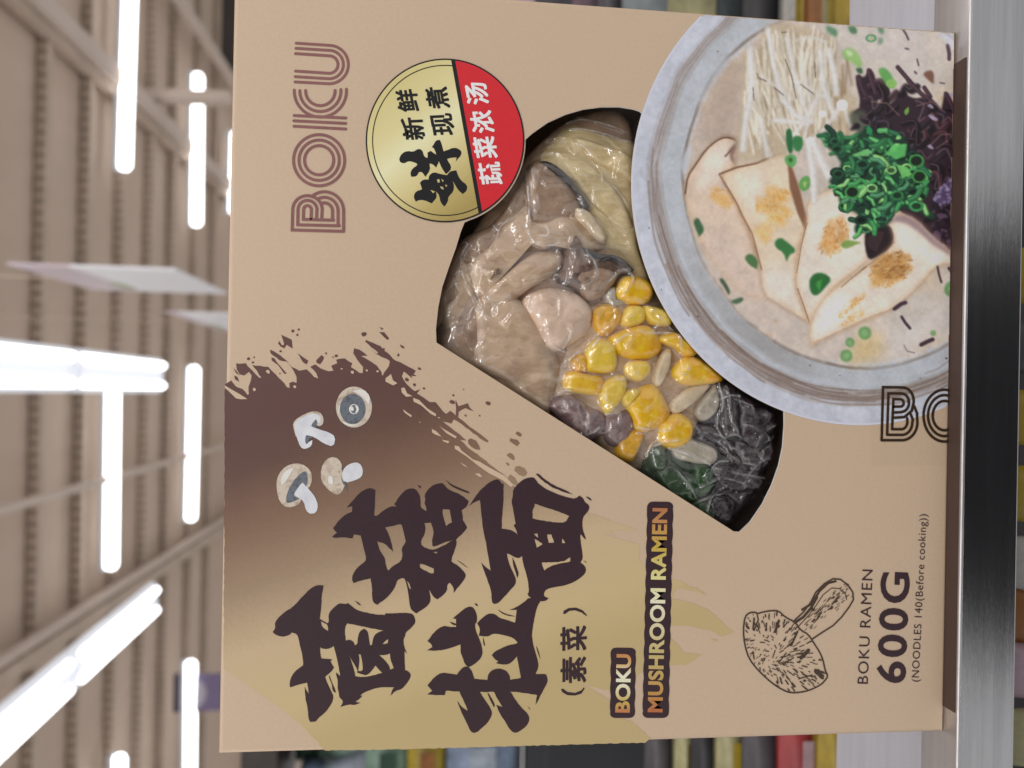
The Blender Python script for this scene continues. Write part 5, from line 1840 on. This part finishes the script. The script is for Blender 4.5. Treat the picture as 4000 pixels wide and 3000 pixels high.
def crease(P, amp=.0005, wd=.0006):
    q_ = face_np(P)
    for k in range(len(q_) - 1):
        a_, b_ = q_[k], q_[k + 1]
        d_ = b_ - a_
        t = np.clip(((UU - a_[0]) * d_[0] + (VV - a_[1]) * d_[1]) / (d_ @ d_), 0, 1)
        ds = np.hypot(UU - a_[0] - t * d_[0], VV - a_[1] - t * d_[1])
        np.maximum(rid, amp * np.exp(-(ds / (wd * 1.35)) ** 2), out=rid)
        np.maximum(fld, min(1, amp / .00042) * np.exp(-(ds / .00030) ** 2), out=fld)


def cc(P):
    return [tuple(p) for p in catmull_open(P)]


for s_ in ("1160 180 1260 150 1400 180 1620 250", "1180 230 1300 240 1450 280 1620 330", "1240 130 1330 160 1480 200", "850 540 860 700 870 850 860 980 880 1060 960 1110 1060 1110",
           "900 920 950 960 1000 990 1000 1040 940 1040", "640 1030 670 960 760 900", "380 1060 420 1090 370 1180 380 1300 430 1420 520 1560", "430 1640 460 1560 500 1570 560 1640", "560 1480 600 1500 720 1480",
           "860 1550 880 1480 980 1420", "1240 760 1260 840 1220 880", "1290 1180 1340 1250 1350 1340 1280 1410", "1360 1450 1440 1380 1530 1300 1600 1290", "1300 880 1380 960 1420 1050", "1580 1020 1600 990 1640 980",
           "1020 360 1160 330 1300 420 1390 560 1400 640", "1250 560 1330 680 1340 800 1300 860", "1450 640 1540 740 1600 820", "620 880 600 930 640 990"):
    crease(cc(L_(s_)), .00042, .0005)
for s_ in ("120 300 150 220 200 190", "220 500 320 540 440 520 560 400 640 390", "300 520 340 440 330 400", "640 70 690 110 660 180 620 230", "650 260 690 240 780 280 860 360 950 440", "590 490 650 440 700 450",
           "800 430 870 430 950 440 960 520 1000 640", "240 800 300 760 340 760", "500 740 560 700 650 690 720 650", "690 960 780 980 860 960", "810 1080 870 1050 940 1040", "1180 720 1200 840 1180 960 1230 1060",
           "1050 960 1130 1020 1220 1080 1260 1160", "1320 950 1420 980 1480 1040", "1160 1200 1300 1230 1450 1260", "1200 1090 1300 1160 1380 1180", "1060 1400 1180 1360 1260 1360 1340 1420", "900 1090 1000 1120 1130 1180",
           "1080 1310 1200 1260 1330 1290", "1380 1120 1440 1060 1510 1020", "420 1000 440 900 400 830", "1230 730 1250 900 1290 1000", "930 1190 1000 1280 1060 1380"):
    crease(cc(M_(s_)), .0005, .0005)
qr = random.Random(21)
for k in range(34):
    x, y = qr.uniform(250, 1500), qr.uniform(250, 1600)
    a_ = qr.uniform(-.6, 1.9)
    L = qr.uniform(70, 190)
    P = cc(L_("%f %f %f %f %f %f" % (x, y, x + L * math.cos(a_), y + L * math.sin(a_) + qr.uniform(-30, 30), x + 1.8 * L * math.cos(a_ + .35), y + 1.8 * L * math.sin(a_ + .35))))
    f0 = fld.copy()
    crease(P, qr.uniform(.00035, .0007), qr.uniform(.0007, .0014))
    fld[:] = f0
for k in range(15):
    x, y = qr.uniform(1040, 1500), qr.uniform(780, 1480)
    a_ = qr.uniform(-.9, .9) + (.3 if y < 1100 else -.4)
    L = qr.uniform(40, 130)
    crease(cc(M_("%f %f %f %f %f %f" % (x, y, x + L * math.cos(a_), y + L * math.sin(a_) + qr.uniform(-20, 20), x + 1.7 * L * math.cos(a_ + .3), y + 1.7 * L * math.sin(a_ + .3)))), qr.uniform(.0003, .0007), qr.uniform(.0004, .0010))
for k in range(40):
    x, y = qr.uniform(300, 1100), qr.uniform(150, 1200)
    a_ = qr.uniform(0, 3.1)
    L = qr.uniform(25, 80)
    crease(cc(M_("%f %f %f %f %f %f" % (x, y, x + L * math.cos(a_), y + L * math.sin(a_) + qr.uniform(-14, 14), x + 1.7 * L * math.cos(a_ + .4), y + 1.7 * L * math.sin(a_ + .4)))), qr.uniform(.00018, .0004), qr.uniform(.0003, .0005))
nzf = np.zeros_like(Ff)
for j in range(NV):
    for i in range(NU):
        u, v = uu[i], vv_[j]
        a_ = noise.fractal(Vector((u * 90, v * 90, 3.1)), .9, 2.1, 4)
        nzf[j, i] = (max(0.0, 1 - abs(a_) * 5.5) ** 2) * .00016 + a_ * .00014
# stiffer, sharper crumples in the dark lower corner
du = np.clip((face(2750, 1480)[0] - UU) / .012, 0, 1) * np.clip((face(2780, 1480)[1] - VV) / .012, 0, 1)
film_y = np.maximum(Ff - rid * 1.5 - nzf * (1 + 2.0 * du), .00075)
# keep the film inside the window's neighbourhood
V = np.stack([UU.ravel(), film_y.ravel(), VV.ravel()], 1)
wp = np.array([(p.x, p.y) for p in winf])


def dist_in(P, poly):
    ins = np.zeros(len(P), bool)
    n_ = len(poly)
    for k in range(n_):
        x1, y1 = poly[k]
        x2, y2 = poly[(k + 1) % n_]
        if y1 == y2:
            continue
        cnd = (y1 > P[:, 1]) != (y2 > P[:, 1])
        ins ^= cnd & (P[:, 0] < (x2 - x1) * (P[:, 1] - y1) / (y2 - y1) + x1)
    return ins


I2 = np.arange(NU * NV).reshape(NV, NU)
fc = np.stack([I2[:-1, :-1].ravel(), I2[:-1, 1:].ravel(), I2[1:, 1:].ravel(), I2[1:, :-1].ravel()], 1)
me = bpy.data.meshes.new("vacuum_pouch")
me.from_pydata(V.tolist(), [], fc.tolist())
ck_ = me.attributes.new("cloud", 'FLOAT', 'POINT')
ck_.data.foreach_set('value', (1 - .85 * du).astype(np.float32).ravel())
fa_ = me.attributes.new("fold", 'FLOAT', 'POINT')
fa_.data.foreach_set('value', (fld * (1 - .6 * du)).astype(np.float32).ravel())
me.update()
m_film = bpy.data.materials.new("pouch_film")
m_film.use_nodes = True
nt = m_film.node_tree
nt.nodes.remove(nt.nodes['Principled BSDF'])
tr = nt.nodes.new('ShaderNodeBsdfTransparent')
tr.inputs[0].default_value = (.99, .985, .98, 1)
g1 = nt.nodes.new('ShaderNodeBsdfGlossy')
g1.inputs['Roughness'].default_value = .09
lw = nt.nodes.new('ShaderNodeLayerWeight')
pw = nt.nodes.new('ShaderNodeMath')
pw.operation = 'POWER'
pw.inputs[1].default_value = 4.0
nt.links.new(lw.outputs['Facing'], pw.inputs[0])
fr = nt.nodes.new('ShaderNodeMath')
fr.operation = 'MULTIPLY_ADD'
fr.inputs[1].default_value = .7
fr.inputs[2].default_value = .10
cl_ = nt.nodes.new('ShaderNodeAttribute')
cl_.attribute_name = 'cloud'
cm_ = nt.nodes.new('ShaderNodeMapRange')
cm_.inputs[3].default_value = .035
cm_.inputs[4].default_value = .10
nt.links.new(cl_.outputs['Fac'], cm_.inputs[0])
nt.links.new(cm_.outputs[0], fr.inputs[2])
nt.links.new(pw.outputs[0], fr.inputs[0])
m1 = nt.nodes.new('ShaderNodeMixShader')
df = nt.nodes.new('ShaderNodeBsdfDiffuse')
df.inputs[0].default_value = (.8, .79, .78, 1)
nz = nt.nodes.new('ShaderNodeTexNoise')
nz.inputs['Scale'].default_value = 60
nz.inputs['Detail'].default_value = 5
tc = nt.nodes.new('ShaderNodeTexCoord')
nt.links.new(tc.outputs['Object'], nz.inputs['Vector'])
mr = nt.nodes.new('ShaderNodeMapRange')
mr.inputs[1].default_value = .4
mr.inputs[2].default_value = .75
mr.inputs[3].default_value = .0
mr.inputs[4].default_value = .10
nt.links.new(nz.outputs['Fac'], mr.inputs[0])
m2 = nt.nodes.new('ShaderNodeMixShader')
at_ = nt.nodes.new('ShaderNodeAttribute')
at_.attribute_name = 'fold'
nb = nt.nodes.new('ShaderNodeTexNoise')
nb.inputs['Scale'].default_value = 260
nt.links.new(tc.outputs['Object'], nb.inputs['Vector'])
mb_ = nt.nodes.new('ShaderNodeMapRange')
mb_.inputs[1].default_value = .4
mb_.inputs[2].default_value = .65
mb_.inputs[3].default_value = .02
mb_.inputs[4].default_value = .62
nt.links.new(nb.outputs['Fac'], mb_.inputs[0])
ma_ = nt.nodes.new('ShaderNodeMath')
ma_.operation = 'MULTIPLY_ADD'
nt.links.new(at_.outputs['Fac'], ma_.inputs[0])
nt.links.new(mb_.outputs[0], ma_.inputs[1])
mk_ = nt.nodes.new('ShaderNodeAttribute')
mk_.attribute_name = 'cloud'
mm_ = nt.nodes.new('ShaderNodeMath')
mm_.operation = 'MULTIPLY'
nt.links.new(mk_.outputs['Fac'], mm_.inputs[0])
nt.links.new(mr.outputs[0], mm_.inputs[1])
nt.links.new(mm_.outputs[0], ma_.inputs[2])
nt.links.new(ma_.outputs[0], m2.inputs[0])
nt.links.new(tr.outputs[0], m2.inputs[1])
nt.links.new(df.outputs[0], m2.inputs[2])
nt.links.new(fr.outputs[0], m1.inputs[0])
nt.links.new(m2.outputs[0], m1.inputs[1])
nt.links.new(g1.outputs[0], m1.inputs[2])
nt.links.new(m1.outputs[0], nt.nodes['Material Output'].inputs[0])
po = new_obj("vacuum_pouch", me, None, m_film, True)
tag(po, "clear wrinkled vacuum pouch film stretched over the food in the carton's window", "pouch")

# ================================================================== LEDGE
m_steel = mat("brushed_steel", cols=[(.46, .46, .475, 1), (.58, .58, .595, 1)], noise_scale=60, rough=.17, metal=1, bump=.08, bump_scale=400, stretch=(.25, 6, 6))
m_steel2 = mat("brushed_steel_flat", cols=[(.68, .71, .80, 1), (.76, .79, .88, 1)], noise_scale=60, rough=.48, metal=1, bump=.10, bump_scale=300, stretch=(.3, 4, 4))
m_steel3 = mat("steel_edge", cols=[(.55, .54, .55, 1), (.66, .65, .66, 1)], noise_scale=60, rough=.42, metal=1, bump=.08, bump_scale=400, stretch=(.25, 6, 6))
m_scr = mat("scratch", (.8, .8, .82, 1), rough=.5, metal=1, noise_amt=.05)
ys = ray_z(3620, 1500, 0).y
yn = ray_z(3764, 1500, 0).y
yf = ray_z(3300, 1500, -.002).y
zb = ray(3988, 1500, yn - CAM.y).z
led = empty("steel_ledge", (0, 0, 0), "brushed steel ledge with a square front rail that carries the carton", "ledge")
MB().box(-1.3, 1.3, ys + .0002, yf, -.012, -.0010).build("shelf_plate", m_steel2, led, bevel=.0004)
MB().box(-1.3, 1.3, yn + .0001, ys, zb, -.00001).build("front_rail", m_steel3, led, True, bevel=.0009)
MB().box(-1.3, 1.3, yn, yn + .00008, zb + .0009, -.0010).build("front_plate", m_steel, led)
MB().box(face(3740, 2757)[0], face(3740, 250)[0], yn + .0013, .004, .00001, .0004).build("base_shade_strip", mat("base_shade", alb(66, 50, 44), rough=.6, noise_amt=.06, noise_scale=60), box)  # added strip, coloured dark to stand in for shade under the carton
rnd = random.Random(2)
sm_ = MB()
for k in range(46):
    sx = rnd.choice((-1, 1)) * rnd.uniform(.115, .20)
    x = sx
    y = rnd.uniform(yn + .002, yf)
    z = .00000 if y < ys else -.00098
    L = rnd.uniform(.002, .012)
    a_ = rnd.uniform(-.5, .9)
    dx, dy = L * math.cos(a_), L * math.sin(a_)
    if (y - ys) * (y + dy - ys) < 0 or y + dy > yf or y + dy < yn + .0016:
        continue
    sm_.add([(x, y, z), (x + dx, y + dy, z), (x + dx, y + dy + .00012, z), (x, y + .00012, z)], [(0, 1, 2, 3)])
tag(sm_.build("scratches", m_scr, led), kind="stuff")


# ================================================================== SHELVES AND GOODS
def lab(o_, c3, rough=.4):
    return o_


def cm(name, r, g, b, rough=.45, amt=.42, sc=34):
    k = 1.9
    return mat(name, (min(lin(r) / k, .9), min(lin(g) / k, .9), min(lin(b) / k, .9), 1), rough=rough, noise_amt=amt, noise_scale=sc)


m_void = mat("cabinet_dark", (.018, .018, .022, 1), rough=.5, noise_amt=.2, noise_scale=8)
m_head = cm("cabinet_header", 70, 58, 52)


def bottle(px_top, px_bot, py, d, r, body, cap, label, band=None):
    top = ray(px_top, py, d)
    bot = ray(px_bot, py, d)
    Hb = top.z - bot.z
    o_ = empty("drink_bottle", (bot.x, bot.y, bot.z), label, "bottle", "bottles in the cabinet")
    MB().lathe((0, 0, 0), [(r * .9, 0), (r, .01), (r, Hb * .62), (r * .85, Hb * .72), (r * .42, Hb * .84), (r * .40, Hb * .90)]).build("body", body, o_, True)
    MB().lathe((0, 0, Hb * .90), [(r * .46, 0), (r * .46, Hb * .08), (r * .40, Hb * .10)]).build("cap", cap, o_, True)
    if band:
        MB().lathe((0, 0, Hb * .2), [(r * 1.01, 0), (r * 1.01, Hb * .34)]).build("label", band, o_, True)
    return o_


def packet(px_top, px_bot, py, d, wd, body, stripe, label, th=.03, name="noodle_packet", cat="packet", group=None):
    top = ray(px_top, py, d)
    bot = ray(px_bot, py, d)
    Hb = top.z - bot.z
    o_ = empty(name, (bot.x, bot.y, bot.z), label, cat, group)
    V = []
    F = []
    st = [(0, .08), (.06, .1), (.12, .8), (.5, 1.0), (.88, .8), (.94, .1), (1, .08)]
    nn = 9
    for t, s in st:
        for k in range(nn):
            x = -wd / 2 + wd * k / (nn - 1)
            V.append((x, -th / 2 * s * (1 - (2 * k / (nn - 1) - 1) ** 4 * .8), Hb * t))
        for k in range(nn):
            x = wd / 2 - wd * k / (nn - 1)
            V.append((x, th / 2 * s * (1 - (2 * k / (nn - 1) - 1) ** 4 * .8), Hb * t))
    w2_ = 2 * nn
    for i in range(len(st) - 1):
        for k in range(w2_):
            F.append((i * w2_ + k, i * w2_ + (k + 1) % w2_, (i + 1) * w2_ + (k + 1) % w2_, (i + 1) * w2_ + k))
    F.append(tuple(range(w2_)))
    F.append(tuple((len(st) - 1) * w2_ + k for k in range(w2_)))
    MB().add(V, F).build("bag", body, o_, True)
    if stripe:
        q_ = MB()
        q_.add([(-wd * .36, -th / 2 - .0015, Hb * .3), (wd * .36, -th / 2 - .0015, Hb * .3), (wd * .36, -th / 2 - .0015, Hb * .68), (-wd * .36, -th / 2 - .0015, Hb * .68)], [(0, 1, 2, 3)])
        q_.build("label", stripe, o_)
    return o_


m_bw = cm("milk_white", 200, 212, 226)
m_bb = cm("pale_blue", 150, 170, 200)
m_gr = cm("pale_green", 150, 184, 164)
m_dg = cm("dark_green", 40, 84, 60)
m_ye = cm("pack_yellow", 204, 176, 56)
m_or = cm("pack_orange", 176, 110, 44)
m_ol = cm("pack_olive", 116, 106, 44)
m_rd = cm("pack_red", 200, 70, 74)
m_pk = cm("pack_pink", 222, 190, 204)
m_cr = cm("pack_cream", 206, 200, 150)
m_gy = cm("pack_grey", 96, 92, 98)
m_tl = cm("pack_teal", 140, 150, 152)
m_wh = cm("pack_white", 214, 212, 206)

# left-hand cabinet
dL = 1.45
cab = empty("drinks_cabinet", (ray(1600, 2950, dL).x, CAM.y + dL, 0), "dark open drinks cabinet with a brown header, left of the carton", "cabinet")
cx0 = ray(1600, 3150, dL).x - cab.location.x
cx1 = ray(1600, 2700, dL).x - cab.location.x
zh1, zh0 = zz(950, 2960, dL), zz(1090, 2960, dL)
zs0 = zz(2012, 2960, dL)
MB().box(cx0, cx1, -.02, .42, zh0, zh1).build("header", m_head, cab)
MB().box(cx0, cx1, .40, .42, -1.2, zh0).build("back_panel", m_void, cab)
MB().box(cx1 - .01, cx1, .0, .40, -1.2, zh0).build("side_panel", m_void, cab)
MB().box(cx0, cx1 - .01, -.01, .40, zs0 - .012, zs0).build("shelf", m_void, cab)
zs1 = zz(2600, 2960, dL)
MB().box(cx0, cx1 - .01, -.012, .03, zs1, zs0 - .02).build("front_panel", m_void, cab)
Lg = "bottles in the cabinet"
zb2 = 2010
bottle(1180, zb2, 2985, dL + .10, .050, m_bw, m_bb, "white milk bottle behind the carton's left edge", m_bb)
bottle(1120, zb2, 3080, dL + .06, .052, m_bw, m_bb, "white bottle at the cabinet's outer side", m_gr)
bottle(1160, zb2, 2905, dL + .14, .045, m_gr, m_dg, "pale green bottle tucked behind the carton", m_dg)
packet(1430, 1600, 2985, dL + .02, .10, m_gr, m_dg, "pale green carton pack in the cabinet", .05, "drink_pack", "pack")
packet(1592, 1742, 2985, dL - .0, .10, m_ye, m_or, "yellow and orange pack standing in the cabinet", .05, "drink_pack", "pack")
packet(1745, 2012, 2985, dL - .01, .13, m_bb, m_bw, "pale blue and white pack on the cabinet shelf", .05, "drink_pack", "pack")
dP = .62
for a_, b_, c1_, c2_, nm in ((2520, 2620, m_gy, None, "dim grey packet low beside the carton"), (2635, 2705, m_cr, m_ol, "cream yellow packet between two dark ones"),
                             (2700, 2795, m_void, None, "black packet between two cream ones"), (2798, 2895, m_cr, m_ye, "cream packet next to the grey packet"),
                             (2900, 3035, m_gy, None, "grey packet leaning beside the red one"), (3040, 3192, m_rd, m_pk, "red packet with a pale pink label"), (3194, 3292, m_ye, m_cr, "yellow packet against the steel ledge")):
    packet(a_, b_, 2990, dP, .07, c1_, c2_, nm + ", left of the carton", .03, "noodle_packet", "packet", "packets left of the carton")
    dP -= .025
# bed of the well behind the ledge
p = ray(3285, 1500, .45)
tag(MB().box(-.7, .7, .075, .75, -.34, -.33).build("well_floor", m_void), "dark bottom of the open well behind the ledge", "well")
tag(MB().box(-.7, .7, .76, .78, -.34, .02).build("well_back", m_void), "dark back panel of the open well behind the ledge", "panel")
dP = .75
for a_, b_, c1_, c2_, wd, nm in ((1960, 2330, m_pk, m_gy, .16, "pale pink and grey pack"), (2335, 2440, m_gy, None, .12, "dark grey slim pack"), (2430, 2915, m_tl, m_cr, .18, "grey green tray pack"), (2900, 3062, m_void, None, .10, "black bag"),
                                (3060, 3132, m_wh, None, .07, "crumpled white packet"), (3130, 3160, m_ye, None, .07, "thin bright yellow packet"), (3158, 3245, m_or, None, .07, "orange brown packet"), (3243, 3268, m_cr, None, .06, "thin cream packet"), (3266, 3312, m_ye, m_or, .06, "yellow and orange packet")):
    packet(a_, b_, 25, dP, wd, c1_, c2_, nm + ", right of the carton behind the ledge", .03, "noodle_packet", "packet", "packets right of the carton")
    dP -= .035
# goods below the front rail
for y_, c1_, c2_, nm in ((1100, m_ye, m_cr, "yellow packet"), (1370, m_gy, None, "grey packet"), (1640, m_ye, m_dg, "yellow and green packet"), (1930, m_ye, None, "plain yellow packet"), (2200, m_wh, m_void, "white and black packet"), (2390, m_or, m_void, "orange brown packet"), (2600, m_pk, m_rd, "pink and red packet"), (2860, m_cr, m_gr, "cream green packet"), (600, m_gy, None, "dark grey packet"), (200, m_gy, None, "slate packet")):
    packet(3900, 4600, y_, .30, .024, c1_, c2_, nm + " on the lower shelf, peeping out under the steel rail", .02, "noodle_packet", "packet", "packets below the rail")

# ================================================================== PHOTOGRAPHER (seen only as the dark reflection in the rail)
m_coat = mat("dark_jacket", (.012, .013, .017, 1), rough=.85, noise_amt=.2, noise_scale=30)
sk = [((0, 0, -.35), .25), ((0, 0, -.05), .18), ((0, 0, .12), .17), ((0, 0, .30), .07), ((0, -.01, .42), .09), ((0, 0, .52), .08),
      ((-.20, 0, .14), .075), ((-.26, .05, -.08), .055), ((-.14, .18, -.01), .04), ((-.07, .24, .02), .03),
      ((.20, 0, .14), .075), ((.26, .05, -.08), .055), ((.14, .18, -.01), .04), ((.07, .24, .02), .03),
      ((0, 0, -.62), .38), ((0, 0, -.90), .40), ((-.13, 0, -1.05), .10), ((-.13, 0, -1.38), .06), ((.13, 0, -1.05), .10), ((.13, 0, -1.38), .06)]
ed = [(0, 1), (1, 2), (2, 3), (3, 4), (4, 5), (2, 6), (6, 7), (7, 8), (8, 9), (2, 10), (10, 11), (11, 12), (12, 13), (0, 14), (14, 15), (15, 16), (16, 17), (15, 18), (18, 19)]
me = bpy.data.meshes.new("person")
me.from_pydata([s[0] for s in sk], ed, [])
o = new_obj("person", me, None, None)
md = o.modifiers.new("skin", 'SKIN')
for i, s in enumerate(sk):
    me.skin_vertices[0].data[i].radius = (s[1], s[1] * .75)
me.skin_vertices[0].data[0].use_root = True
sb = o.modifiers.new("sub", 'SUBSURF')
sb.levels = sb.render_levels = 2
me.materials.append(m_coat)
o.location = (-.06, -.70, .10)
tag(o, "person in a dark jacket holding up a phone in front of the carton", "person")
